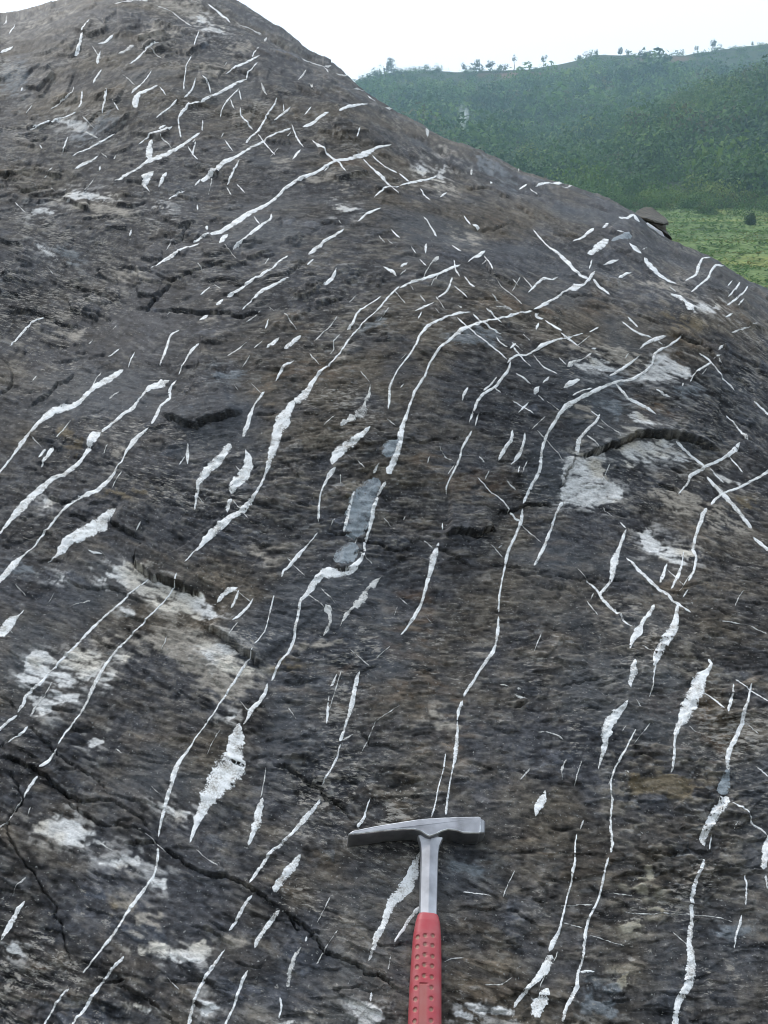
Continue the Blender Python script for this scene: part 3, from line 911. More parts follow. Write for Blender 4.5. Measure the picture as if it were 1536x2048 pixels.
def seg_dist(line, x, y):
    """distance, signed side and arc position to a polyline"""
    best = np.full(x.shape, 1e9); side = np.zeros(x.shape); pos = np.zeros(x.shape)
    L = np.r_[0, np.cumsum(np.hypot(np.diff(line[:, 0]), np.diff(line[:, 1])))]
    for k in range(len(line) - 1):
        a = line[k]; b = line[k + 1]; e = b - a; l2 = max((e * e).sum(), 1e-6)
        t = np.clip(((x - a[0]) * e[0] + (y - a[1]) * e[1]) / l2, 0, 1)
        qx = x - a[0] - t * e[0]; qy = y - a[1] - t * e[1]
        d = np.hypot(qx, qy)
        cr = e[0] * (y - a[1]) - e[1] * (x - a[0])
        m = d < best
        best = np.where(m, d, best); side = np.where(m, np.sign(cr), side); pos = np.where(m, L[k] + t * np.sqrt(l2), pos)
    return best, side, pos, L[-1]


def window(x0, x1, y0, y1):
    a = int(max(0, (y0 - RY0) / RS)); b = int(min(NY, (y1 - RY0) / RS + 2))
    c = int(max(0, (x0 - RX0) / RS)); d = int(min(NX, (x1 - RX0) / RS + 2))
    return slice(a, b), slice(c, d)


jx = 5.0 * fbm(GX / 26.0, GY / 26.0, 3, 1); jy = 5.0 * fbm(GX / 26.0, GY / 26.0, 3, 5)
jx2 = 1.6 * fbm(GX / 7.0, GY / 7.0, 2, 3); jy2 = 1.6 * fbm(GX / 7.0, GY / 7.0, 2, 6)
for row in CRACKS.strip().splitlines():
    q = row.split()
    cw, ch, sd_ = q[0].split(',')
    cw = float(cw); ch = float(ch)
    line = np.array([[float(v) for v in t.split(',')] for t in q[1:]])
    reach = 40 + 9 * ch
    w_ = window(line[:, 0].min() - reach, line[:, 0].max() + reach, line[:, 1].min() - reach, line[:, 1].max() + reach)
    if w_[0].stop <= w_[0].start or w_[1].stop <= w_[1].start:
        continue
    X = GX[w_] + jx[w_] * 0.6 + jx2[w_]; Y = GY[w_] + jy[w_] * 0.6 + jy2[w_]
    d, s, pos, Lt = seg_dist(line, X, Y)
    ch_x = line[-1] - line[0]
    # which sign is the raised side: above the line (U), left (L) or right (R)
    nrm = {'U': (0, -1), 'L': (-1, 0), 'R': (1, -0.3)}[sd_]
    mid = len(line) // 2
    e = line[min(mid, len(line) - 1)] - line[mid - 1]
    up = np.sign(e[0] * nrm[1] - e[1] * nrm[0]) or 1.0
    hsh = lambda q_, m_: _tab[m_][(np.floor(q_).astype(int) * 7 + int(Lt)) & 511, int(line[0, 0]) & 511]
    jag = (3.0 * (hsh(pos / 8.0, 1) - 0.5) + 5.0 * (hsh(pos / 27.0, 2) - 0.5)) * min(1.0, Lt / 90.0)
    sdst = d * s * up + jag                               # positive on the raised side
    taper = sstep(0, 0.14 * Lt + 4, pos) * sstep(0, 0.14 * Lt + 4, Lt - pos)
    var = 0.15 + 1.5 * vnoise(pos / 22.0, pos * 0 + Lt, 2) * (0.6 + 0.8 * hsh(pos / 13.0, 3))
    fsh = 0.45 + 0.40 * sstep(400, 1300, line[:, 1].mean()) + (0.55 if ch >= 12 else 0.0)
    lift = ch * fsh * sstep(-0.8, 0.9, sdst) * np.exp(-np.maximum(sdst, 0) / (14 + 6.0 * ch))
    half = (0.075 * cw * var + 0.15) * (0.25 + 0.75 * taper)
    groove = -(2.2 * cw + 3) * (0.35 + 0.65 * sstep(400, 1300, line[:, 1].mean())) * sstep(half + 1.2, half - 0.5, np.abs(sdst + 1.2 + 0.05 * cw)) * (d < 6 * cw + 12)
    D[w_] += (lift * taper + groove * sstep(0.0, 0.25, taper) * (0.4 + 0.6 * taper)) * MPP[w_]

# flaked plates: angular, lying along the foliation, their lower edge standing proud
PT = np.zeros(GX.shape); PH = np.zeros(GX.shape)
rl = np.random.default_rng(33)
for k in range(5200):
    x = rl.uniform(-150, 1690); y = rl.uniform(-40, 2240)
    if y < sil(x) + 2:
        continue
    i = int((y - RY0) / RS); j = int((x - RX0) / RS)
    sc = float(np.clip(SCL[i, j], 0.65, 1.2)); g_ = rough[i, j]
    hl = math.exp(rl.uniform(math.log(7), math.log(75))) * sc
    el = rl.uniform(0.22, 0.55)
    a = T[i, j] + rl.normal(0, 0.16)
    if a > 0.5 and y - sil(x) < 30: a = 0.5
    nv = rl.integers(5, 9)
    an = np.sort(rl.uniform(0, 2 * np.pi, nv)); rr_ = rl.uniform(0.65, 1.1, nv)
    lx = np.cos(an) * rr_ * hl; ly = np.sin(an) * rr_ * hl * el
    poly = np.stack([x + lx * math.cos(a) - ly * math.sin(a), y + lx * math.sin(a) + ly * math.cos(a)], 1)
    w_ = window(poly[:, 0].min() - 4, poly[:, 0].max() + 4, poly[:, 1].min() - 4, poly[:, 1].max() + 4)
    if w_[0].stop <= w_[0].start or w_[1].stop <= w_[1].start:
        continue
    X = GX[w_] + 0.25 * jx[w_] + 0.9 * jx2[w_]; Y = GY[w_] + 0.25 * jy[w_] + 0.9 * jy2[w_]
    ins = np.zeros(X.shape, bool)
    for q in range(nv):
        p0 = poly[q]; p1 = poly[(q + 1) % nv]
        ins ^= ((p0[1] > Y) != (p1[1] > Y)) & (X < (p1[0] - p0[0]) * (Y - p0[1]) / (p1[1] - p0[1] + 1e-9) + p0[0])
    v_ = (-(X - x) * math.sin(a) + (Y - y) * math.cos(a)) / (hl * el)       # -1 upper edge .. 1 lower edge
    h = rl.uniform(0.4, 1.0) * (1.0 + 0.10 * hl) * (0.45 + 1.35 * g_)
    D[w_] += ins * np.clip(0.5 + 0.5 * v_, 0, 1) * h * MPP[w_] * crestf[w_]
    PT[w_] = np.where(ins, 0.5 * PT[w_] + rl.normal(0, 0.24), PT[w_]); PH[w_] = np.where(ins, 0.5 * PH[w_] + rl.normal(0, 0.35), PH[w_])

# many short scaly plate edges along the foliation
rl = np.random.default_rng(21)
for k in range(1700):
    x = rl.uniform(-150, 1690); y = rl.uniform(-20, 2240)
    if y < sil(x) + 6:
        continue
    i = int((y - RY0) / RS); j = int((x - RX0) / RS)
    if rl.random() > 0.55 + 0.45 * rough[i, j]:
        continue
    sc = float(np.clip(SCL[i, j], 0.45, 1.2))
    L_ = rl.uniform(9, 30) * (1 if rl.random() < 0.75 else 2.3) * sc; a = T[i, j] + rl.normal(0, 0.22)
    bow = rl.normal(0.06, 0.10) * L_
    line = np.array([(x - math.cos(a) * L_, y - math.sin(a) * L_), (x - math.cos(a) * L_ * 0.35, y - math.sin(a) * L_ * 0.35 + bow), (x + math.cos(a) * L_ * 0.4, y + math.sin(a) * L_ * 0.4 + bow * rl.uniform(0.5, 1.2)), (x + math.cos(a) * L_, y + math.sin(a) * L_)])
    ch = rl.uniform(1.6, 5.2) * sc; reach = 14 + 6 * ch
    w_ = window(line[:, 0].min() - reach, line[:, 0].max() + reach, line[:, 1].min() - reach, line[:, 1].max() + reach)
    if w_[0].stop <= w_[0].start or w_[1].stop <= w_[1].start:
        continue
    d, s, pos, Lt = seg_dist(line, GX[w_] + 0.4 * jx[w_] + 1.3 * jx2[w_], GY[w_] + 0.4 * jy[w_] + 1.3 * jy2[w_])
    sdst = -d * s
    taper = sstep(0, 0.3 * Lt, pos) * sstep(0, 0.3 * Lt, Lt - pos)
    prof = ch * sstep(-1.0, 1.2, sdst) * np.exp(-np.maximum(sdst, 0) / (5 + 3.0 * ch))
    prof = prof - 0.9 * ch * sstep(2.2, 0.6, np.abs(sdst + 1.0))
    D[w_] += prof * taper * MPP[w_]

# base colour (albedo): dark schist in grey and brown bands with pale flecks
def mixc(c, k, m):
    return c * (1 - m[..., None]) + np.array(k) * m[..., None]


tone = 0.6 * fbm(wx / 0.26, wv / 0.20, 4, 7) + 0.5 * fbm(wx / 0.07, wv / 0.06, 4, 2)
warm = sstep(-0.32, 0.48, 0.7 * fbm(wx / 0.34, wv / 0.22, 4, 3) + 0.35 * fbm(wx / 0.06, wv / 0.05, 4, 5) + 0.12 * l_band + 0.08 * l_mid)
RC = np.zeros(GX.shape + (3,)) + np.array([0.050, 0.051, 0.057])
RC = mixc(RC, [0.084, 0.070, 0.053], warm * 0.85)
RC *= (1 + 0.55 * tone + 0.08 * l_big + 0.13 * l_mid + 0.22 * l_fine + 0.5 * fbm(U / 0.006, V / 0.006, 3, 6))[..., None]
RC *= np.clip(1 + PT, 0.5, 1.6)[..., None] * (1 + np.clip(PH, -1, 1)[..., None] * np.array([0.10, 0.0, -0.12]))
RC = np.maximum(RC * 0.92, 0.010)
rust = sstep(1.1, 2.2, l_band + 0.6 * l_mid) * sstep(0.0, 0.4, fbm(U / 0.12, V / 0.12, 3, 1))
RC = mixc(RC, [0.15, 0.085, 0.045], rust * 0.25)
fleck = sstep(0.75, 1.35, 0.85 * l_fine + 0.55 * l_mid + 0.9 * fbm(U / 0.10, V / 0.10, 3, 5) + 0.9 * fbm(U / 0.007, V / 0.007, 2, 3)) * (0.35 + 0.65 * rough)
RC = mixc(RC, [0.23, 0.21, 0.175], fleck * 0.45)
fleck2 = sstep(1.45, 2.05, lic(vnoise(U / 0.0030, V / 0.0036, 5).astype(np.float32), 3, 1.4) + 0.35 * l_mid + 0.5 * tone)
RC = mixc(RC, [0.33, 0.33, 0.33], fleck2 * 0.4 * (0.3 + 0.7 * rough))
sheen = sstep(0.15, 0.7, fbm(U / 0.20, V / 0.14, 3, 2) + 0.15 * l_band)
RC = mixc(RC, [0.082, 0.089, 0.100], sheen * 0.55)

PCOL = {'white': (0.53, 0.525, 0.52), 'buff': (0.30, 0.272, 0.235), 'blue': (0.145, 0.165, 0.185), 'ochre': (0.14, 0.108, 0.062), 'lich': (0.27, 0.25, 0.20)}
PSTR = {'white': 0.95, 'buff': 0.75, 'blue': 0.65, 'ochre': 0.6, 'lich': 0.9}
for row in PATCHES.strip().splitlines():
    q = row.split()
    kind = q[0]
    poly = np.array([[float(v) for v in t.split(',')] for t in q[1:]])
    w_ = window(poly[:, 0].min() - 40, poly[:, 0].max() + 40, poly[:, 1].min() - 40, poly[:, 1].max() + 40)
    X = GX[w_] + jx[w_] * 1.0 + jx2[w_] * 1.5; Y = GY[w_] + jy[w_] * 1.0 + jy2[w_] * 1.5
    inside = np.zeros(X.shape, bool); n = len(poly)
    for k in range(n):
        a = poly[k]; b = poly[(k + 1) % n]
        cond = ((a[1] > Y) != (b[1] > Y)) & (X < (b[0] - a[0]) * (Y - a[1]) / (b[1] - a[1] + 1e-9) + a[0])
        inside ^= cond
    d, _, _, _ = seg_dist(np.vstack([poly, poly[:1]]), X, Y)
    sdn = np.where(inside, d, -d)
    tex = 3.2 * l_mid[w_] * 0.8 + 3.0 * l_fine[w_] * 0.7 + 7 * fbm(U[w_] / 0.02, V[w_] / 0.02, 3, 4)
    hard = kind in ('white', 'lich')
    m = sstep(-0.8, 1.4, sdn + tex * 0.75) if hard else sstep(-4, 7, sdn + tex * 1.5)
    m = m * PSTR[kind] * (0.10 + 0.90 * sstep(-1.3, 0.15, l_fine[w_] * 0.75 + 0.8 * l_mid[w_] + np.clip(0.05 * sdn, -0.3, 0.8) + 0.8 * PT[w_]))
    c = np.array(PCOL[kind]) * (1 + 0.10 * l_fine[w_] + 0.16 * fbm(U[w_] / 0.03, V[w_] / 0.03, 3, 3))[..., None]
    c = c * (1 - 0.5 * sstep(-0.1, 0.5, fbm(U[w_] / 0.05, V[w_] / 0.04, 3, 6))[..., None] * (np.array([0.10, 0.22, 0.42]) if hard else 0))
    streak = sstep(0.2, 1.1, 0.8 * l_fine[w_] + 0.9 * l_mid[w_] + 0.5 * l_big[w_])
    ms = np.maximum(m, sstep(-24, 4, sdn + 2.2 * tex) * streak * 0.34 * PSTR[kind])
    RC[w_] = RC[w_] * (1 - ms[..., None]) + c * ms[..., None]
    if hard:
        D[w_] += 1.0 * m * MPP[w_] * (1 if kind == 'lich' else -0.6)
RC = np.clip(RC, 0.012, 0.62)

# flatten what lies directly under the hammer
hm = np.exp(-(np.maximum(np.abs(GX - 852) - 20, 0) / 60.0) ** 2) * sstep(1600, 1680, GY)
hh = np.exp(-(np.maximum(np.abs(GX - 835) - 120, 0) / 40.0) ** 2) * np.exp(-(np.maximum(np.abs(GY - 1675) - 12, 0) / 40.0) ** 2)
hm = np.clip(np.maximum(hm, hh), 0, 1)
Dlow = np.median(D[(np.abs(GX - 852) < 90) & (GY > 1640) & (GY < 2100)])
D -= Dlow
D = D * (1 - 0.8 * hm) - 0.0008 * 0.8 * hm
PF = PB + NRM * D[..., None]


def blur(a_, r):
    for ax in (0, 1):
        c = np.cumsum(np.concatenate([np.repeat(a_.take([0], ax), r + 1, ax), a_, np.repeat(a_.take([-1], ax), r, ax)], ax), axis=ax)
        n_ = c.shape[ax]
        a_ = (c.take(range(2 * r + 1, n_), ax) - c.take(range(0, n_ - 2 * r - 1), ax)) / (2 * r + 1)
    return a_


DB = blur(D, 9); RCB = blur(RC, 7)                         # coarser relief for the flanks outside the image


def samp(arr, px, py):
    """bilinear look-up on the raster, mirrored outside it"""
    a = (np.asarray(px, float) - RX0) / RS; b = (np.asarray(py, float) - RY0) / RS
    a = np.abs(a); a = np.where(a > NX - 1, 2 * (NX - 1) - a, a); a = np.clip(np.abs(a), 0, NX - 1.001)
    b = np.abs(b); b = np.where(b > NY - 1, 2 * (NY - 1) - b, b); b = np.clip(np.abs(b), 0, NY - 1.001)
    i = b.astype(int); j = a.astype(int); fi = b - i; fj = a - j
    if arr.ndim == 3:
        fi = fi[..., None]; fj = fj[..., None]
    return (arr[i, j] * (1 - fj) + arr[i, j + 1] * fj) * (1 - fi) + (arr[i + 1, j] * (1 - fj) + arr[i + 1, j + 1] * fj) * fi


def rock_at(px, py, lift_px=0.0):
    """point on the finished rock face and its normal"""
    px = np.asarray(px, float); py = np.maximum(np.asarray(py, float), sil(px) + 1.0)
    n = samp(NRM, px, py); n = n / np.linalg.norm(n, axis=-1, keepdims=True)
    d = np.where((px < -62) | (px > 1600), samp(DB, px, py), samp(D, px, py))
    w = wbase(px, py)
    return CAM + ray(px, py) / w[..., None] + n * (d + np.asarray(lift_px) / w / FPX)[..., None], n


# --- rock material
m_rock, n, l, b = mat("schist")
at = nd(n, "ShaderNodeAttribute", attribute_name="Col")
tc = nd(n, "ShaderNodeTexCoord")
n1 = nd(n, "ShaderNodeTexNoise"); n1.inputs["Scale"].default_value = 420; n1.inputs["Detail"].default_value = 5; n1.inputs["Roughness"].default_value = 0.7
n2 = nd(n, "ShaderNodeTexNoise"); n2.inputs["Scale"].default_value = 130; n2.inputs["Detail"].default_value = 4
mpr = nd(n, "ShaderNodeMapping"); mpr.inputs["Scale"].default_value = (0.7, 1.0, 1.25); mpr.inputs["Rotation"].default_value = (0, math.radians(-6), 0)
l.new(tc.outputs["Object"], mpr.inputs["Vector"])
l.new(mpr.outputs[0], n1.inputs["Vector"]); l.new(mpr.outputs[0], n2.inputs["Vector"])
n2.inputs["Detail"].default_value = 8; n2.inputs["Roughness"].default_value = 0.68
r1 = nd(n, "ShaderNodeMapRange"); r1.inputs["From Min"].default_value = 0.3; r1.inputs["From Max"].default_value = 0.7
r1.inputs["To Min"].default_value = 0.78; r1.inputs["To Max"].default_value = 1.22
l.new(n1.outputs["Fac"], r1.inputs["Value"])
r2 = nd(n, "ShaderNodeMapRange"); r2.inputs["From Min"].default_value = 0.3; r2.inputs["From Max"].default_value = 0.7
r2.inputs["To Min"].default_value = 0.9; r2.inputs["To Max"].default_value = 1.1
l.new(n2.outputs["Fac"], r2.inputs["Value"])
mu = nd(n, "ShaderNodeMath", operation='MULTIPLY'); l.new(r1.outputs[0], mu.inputs[0]); l.new(r2.outputs[0], mu.inputs[1])
vm = nd(n, "ShaderNodeVectorMath", operation='SCALE'); l.new(at.outputs["Color"], vm.inputs[0]); l.new(mu.outputs[0], vm.inputs["Scale"])
sp = nd(n, "ShaderNodeTexNoise"); sp.inputs["Scale"].default_value = 300; sp.inputs["Detail"].default_value = 2
l.new(tc.outputs["Object"], sp.inputs["Vector"])
rs_ = nd(n, "ShaderNodeMapRange"); rs_.inputs["From Min"].default_value = 0.665; rs_.inputs["From Max"].default_value = 0.73; rs_.inputs["To Max"].default_value = 0.55
l.new(sp.outputs["Fac"], rs_.inputs["Value"])
mx = nd(n, "ShaderNodeMix", data_type='RGBA'); l.new(rs_.outputs[0], mx.inputs[0]); l.new(vm.outputs[0], mx.inputs[6]); mx.inputs[7].default_value = (0.34, 0.34, 0.33, 1)
# foliation grain: fine flakes drawn out along the local dip of the layering
fol = nd(n, "ShaderNodeAttribute", attribute_name="fol")
sx_ = nd(n, "ShaderNodeSeparateXYZ"); l.new(tc.outputs["Object"], sx_.inputs[0])
z3 = nd(n, "ShaderNodeMath", operation='ADD'); l.new(sx_.outputs["Z"], z3.inputs[0]); z3.inputs[1].default_value = 3.0
yz = nd(n, "ShaderNodeCombineXYZ"); l.new(sx_.outputs["Y"], yz.inputs["Y"]); l.new(z3.outputs[0], yz.inputs["Z"])
s1 = nd(n, "ShaderNodeVectorMath", operation='LENGTH'); l.new(yz.outputs[0], s1.inputs[0])
s2 = nd(n, "ShaderNodeMath", operation='MULTIPLY'); l.new(s1.outputs["Value"], s2.inputs[0]); s2.inputs[1].default_value = 1.2
cxy = nd(n, "ShaderNodeCombineXYZ"); l.new(sx_.outputs["X"], cxy.inputs["X"]); l.new(s2.outputs[0], cxy.inputs["Y"])
acc = None
for k, deg in enumerate((-25.0, -5.0, 15.0, 35.0)):
    vr = nd(n, "ShaderNodeVectorRotate", rotation_type='Z_AXIS'); vr.inputs["Angle"].default_value = math.radians(deg); l.new(cxy.outputs[0], vr.inputs["Vector"])
    sc_ = nd(n, "ShaderNodeVectorMath", operation='MULTIPLY'); l.new(vr.outputs[0], sc_.inputs[0]); sc_.inputs[1].default_value = (62.0, 215.0, 1.0)
    nk = nd(n, "ShaderNodeTexNoise", noise_dimensions='2D'); nk.inputs["Scale"].default_value = 1.0; nk.inputs["Detail"].default_value = 4; nk.inputs["Roughness"].default_value = 0.78
    l.new(sc_.outputs[0], nk.inputs["Vector"])
    df = nd(n, "ShaderNodeMath", operation='SUBTRACT'); l.new(fol.outputs["Fac"], df.inputs[0]); df.inputs[1].default_value = deg
    ab = nd(n, "ShaderNodeMath", operation='ABSOLUTE'); l.new(df.outputs[0], ab.inputs[0])
    wk = nd(n, "ShaderNodeMapRange"); wk.inputs["From Min"].default_value = 20.0; wk.inputs["From Max"].default_value = 0.0; l.new(ab.outputs[0], wk.inputs["Value"])
    pr = nd(n, "ShaderNodeMath", operation='MULTIPLY_ADD'); l.new(nk.outputs["Fac"], pr.inputs[0]); l.new(wk.outputs[0], pr.inputs[1])
    if acc is None: pr.inputs[2].default_value = 0.0
    else: l.new(acc.outputs[0], pr.inputs[2])
    acc = pr
lo_ = nd(n, "ShaderNodeMapRange"); lo_.inputs["From Min"].default_value = 0.33; lo_.inputs["From Max"].default_value = 0.50; lo_.inputs["To Min"].default_value = 0.45; lo_.inputs["To Max"].default_value = 1.06
l.new(acc.outputs[0], lo_.inputs["Value"])
dk = nd(n, "ShaderNodeVectorMath", operation='SCALE'); l.new(mx.outputs[2], dk.inputs[0]); l.new(lo_.outputs[0], dk.inputs["Scale"])
thr = nd(n, "ShaderNodeMath", operation='MULTIPLY_ADD'); l.new(at.outputs["Alpha"], thr.inputs[0]); thr.inputs[1].default_value = 0.17; l.new(acc.outputs[0], thr.inputs[2])
hi_ = nd(n, "ShaderNodeMapRange"); hi_.inputs["From Min"].default_value = 0.665; hi_.inputs["From Max"].default_value = 0.74; hi_.inputs["To Max"].default_value = 0.8
l.new(thr.outputs[0], hi_.inputs["Value"])
tan_ = nd(n, "ShaderNodeMix", data_type='RGBA'); l.new(n2.outputs["Fac"], tan_.inputs[0]); tan_.inputs[6].default_value = (0.25, 0.21, 0.155, 1); tan_.inputs[7].default_value = (0.33, 0.33, 0.33, 1)
fx = nd(n, "ShaderNodeMix", data_type='RGBA'); l.new(hi_.outputs[0], fx.inputs[0]); l.new(dk.outputs[0], fx.inputs[6]); l.new(tan_.outputs[2], fx.inputs[7])
l.new(fx.outputs[2], b.inputs["Base Color"])
rr = nd(n, "ShaderNodeMapRange"); rr.inputs["To Min"].default_value = 0.50; rr.inputs["To Max"].default_value = 0.80
l.new(n2.outputs["Fac"], rr.inputs["Value"]); l.new(rr.outputs[0], b.inputs["Roughness"])
b.inputs["Specular IOR Level"].default_value = 0.09
bp = nd(n, "ShaderNodeBump"); bp.inputs["Strength"].default_value = 0.9; bp.inputs["Distance"].default_value = 0.0008
ad0 = nd(n, "ShaderNodeMath", operation='MULTIPLY_ADD'); l.new(n1.outputs["Fac"], ad0.inputs[0]); ad0.inputs[1].default_value = 0.3; l.new(n2.outputs["Fac"], ad0.inputs[2])
ad = nd(n, "ShaderNodeMath", operation='MULTIPLY_ADD'); l.new(acc.outputs[0], ad.inputs[0]); ad.inputs[1].default_value = 0.8; l.new(ad0.outputs[0], ad.inputs[2])
l.new(ad.outputs[0], bp.inputs["Height"]); l.new(bp.outputs[0], b.inputs["Normal"])

# --- the face mesh: dense in front, coarser beyond, with a back and a foot
cols = np.r_[np.linspace(-950, -66, 46), np.arange(-60, 1596, 1.95), np.linspace(1603, 2450, 46)]
NR = 1010
v01 = np.linspace(0, 1, NR)
PXg = np.repeat(cols[None, :], NR, 0)
s0 = sil(cols) + 0.5
PYg = s0[None, :] + (2090 - s0)[None, :] * v01[:, None]
extra = np.linspace(2100, 2900, 24)
PXg = np.vstack([PXg, np.repeat(cols[None, :], len(extra), 0)])
PYg = np.vstack([PYg, np.repeat(extra[:, None], len(cols), 1)])
front, _ = rock_at(PXg, PYg)
FL = np.clip(0.02 + 0.15 * sstep(700, 1400, PB[..., 2] * 0 + GY) + 0.8 * fbm(U / 0.14, V / 0.11, 3, 5) + 0.7 * fbm(U / 0.035, V / 0.028, 3, 1) + 0.35 * rough + 0.5 * PT, 0, 1.2)   # how flaky
colr = np.concatenate([np.where(((PXg < -62) | (PXg > 1600))[..., None], samp(RCB, PXg, PYg), samp(RC, PXg, PYg)), samp(FL, PXg, PYg)[..., None]], -1)
folr = np.clip(np.degrees(samp(T, PXg, PYg)), -24.9, 34.9)
rows = [front]; rc = [colr]
foot = front[-1]
fr_rows = []
for k, (oy, oz) in enumerate(((-0.03, -0.12), (-0.06, -0.35), (-0.1, -0.75), (-0.12, -1.4))):
    q = foot.copy(); q[:, 1] += oy + 0.03 * fbm(cols / 90, cols * 0 + k, 2, k); q[:, 2] += oz
    fr_rows.append(q)
back = []
crest = front[0]
for k in range(14, 0, -1):
    s = (k / 14.0) ** 1.6 * 4.0
    q = crest.copy()
    q[:, 1] += s; q[:, 2] -= 0.15 * s + 0.16 * s * s + 0.02 * np.minimum(s * 10, 1)
    q += 0.05 * min(s * 2, 1) * np.stack([fbm(cols / 70, cols * 0 + s * 3, 3, 1), fbm(cols / 70, cols * 0 + s * 3, 3, 2), fbm(cols / 60, cols * 0 + s * 3, 3, 3)], 1)
    q[:, 2] = np.maximum(q[:, 2], -6.0)
    back.append(q)
allr = np.concatenate([np.stack(back), front, np.stack(fr_rows)], 0)
allc = np.concatenate([np.repeat(colr[40:41], len(back), 0), colr, np.repeat(colr[-1:], len(fr_rows), 0)], 0)
R_, C_ = allr.shape[:2]
idx = np.arange(R_ * C_).reshape(R_, C_)
F = np.stack([idx[1:, :-1], idx[1:, 1:], idx[:-1, 1:], idx[:-1, :-1]], -1).reshape(-1, 4)
rock = mesh_np("rock_outcrop", allr.reshape(-1, 3), F, m_rock, True, allc.reshape(-1, 4))
fa = np.concatenate([np.repeat(folr[:1], len(back), 0), folr, np.repeat(folr[-1:], len(fr_rows), 0)], 0)
rock.data.attributes.new("fol", 'FLOAT', 'POINT').data.foreach_set("value", np.ascontiguousarray(fa.ravel(), np.float32))
tag(rock, "large dark grey and brown sloping rock face crossed by many white veins", "rock")

# ------------------------------------------------------------------ veins
def vein_mat(name, c_hi, c_lo, lo_at, hi_at, solid):
    """calcite that breaks up towards the vein's edge, where the rock (attribute colour) shows"""
    m, n, l, b = mat(name)
    at = nd(n, "ShaderNodeAttribute", attribute_name="Col")
    tc = nd(n, "ShaderNodeTexCoord")
    a = nd(n, "ShaderNodeTexNoise"); a.inputs["Scale"].default_value = 480; a.inputs["Detail"].default_value = 4; a.inputs["Roughness"].default_value = 0.7
    c = nd(n, "ShaderNodeTexNoise"); c.inputs["Scale"].default_value = 60; c.inputs["Detail"].default_value = 4
    l.new(tc.outputs["Object"], a.inputs["Vector"]); l.new(tc.outputs["Object"], c.inputs["Vector"])
    s = nd(n, "ShaderNodeMath", operation='ADD'); l.new(a.outputs["Fac"], s.inputs[0]); l.new(c.outputs["Fac"], s.inputs[1])
    r = nd(n, "ShaderNodeMapRange"); r.inputs["From Min"].default_value = lo_at; r.inputs["From Max"].default_value = hi_at
    l.new(s.outputs[0], r.inputs["Value"])
    mx = nd(n, "ShaderNodeMix", data_type='RGBA'); mx.inputs[6].default_value = (*c_lo, 1); mx.inputs[7].default_value = (*c_hi, 1)
    l.new(r.outputs[0], mx.inputs[0])
    # edge factor (alpha of the attribute) + grain -> calcite or rock
    e1 = nd(n, "ShaderNodeMath", operation='MULTIPLY_ADD'); l.new(s.outputs[0], e1.inputs[0]); e1.inputs[1].default_value = 2.3; e1.inputs[2].default_value = solid - 2.3
    e2 = nd(n, "ShaderNodeMath", operation='ADD'); l.new(at.outputs["Alpha"], e2.inputs[0]); l.new(e1.outputs[0], e2.inputs[1])
    e3 = nd(n, "ShaderNodeMapRange"); e3.inputs["From Min"].default_value = 0.30; e3.inputs["From Max"].default_value = 0.62
    l.new(e2.outputs[0], e3.inputs["Value"])
    rk = nd(n, "ShaderNodeMix", data_type='RGBA'); l.new(e3.outputs[0], rk.inputs[0]); l.new(at.outputs["Color"], rk.inputs[6]); l.new(mx.outputs[2], rk.inputs[7])
    l.new(rk.outputs[2], b.inputs["Base Color"])
    b.inputs["Roughness"].default_value = 0.65
    b.inputs["Specular IOR Level"].default_value = 0.3
    bp = nd(n, "ShaderNodeBump"); bp.inputs["Strength"].default_value = 0.8; bp.inputs["Distance"].default_value = 0.0012
    l.new(a.outputs["Fac"], bp.inputs["Height"]); l.new(bp.outputs[0], b.inputs["Normal"])
    return m


VM = {'v': vein_mat("calcite_white", (0.78, 0.785, 0.79), (0.30, 0.28, 0.25), 0.70, 1.06, 0.40),
      'm': vein_mat("calcite_worn", (0.58, 0.575, 0.56), (0.20, 0.195, 0.185), 0.82, 1.08, 0.12),
      'g': vein_mat("calcite_grey", (0.27, 0.305, 0.33), (0.13, 0.15, 0.17), 0.80, 1.15, 0.30)}
m_quartz, n, l, b = mat("quartz")
b.inputs["Base Color"].default_value = (0.6, 0.6, 0.62, 1); b.inputs["Roughness"].default_value = 0.5


def catmull(p, step):
    p = np.asarray(p, float)
    q = np.vstack([2 * p[0] - p[1], p, 2 * p[-1] - p[-2]])
    out = []
    for k in range(1, len(q) - 2):
        a, b, c, d = q[k - 1], q[k], q[k + 1], q[k + 2]
        m = max(2, int(np.hypot(*(c - b)[:2]) / step))
        t = np.linspace(0, 1, m, endpoint=False)[:, None]
        lin = b + (c - b) * t
        cr = 0.5 * ((2 * b) + (-a + c) * t + (2 * a - 5 * b + 4 * c - d) * t ** 2 + (-a + 3 * b - 3 * c + d) * t ** 3)
        out.append(0.5 * lin + 0.5 * cr)
    out.append(p[-1:])
    return np.vstack(out)


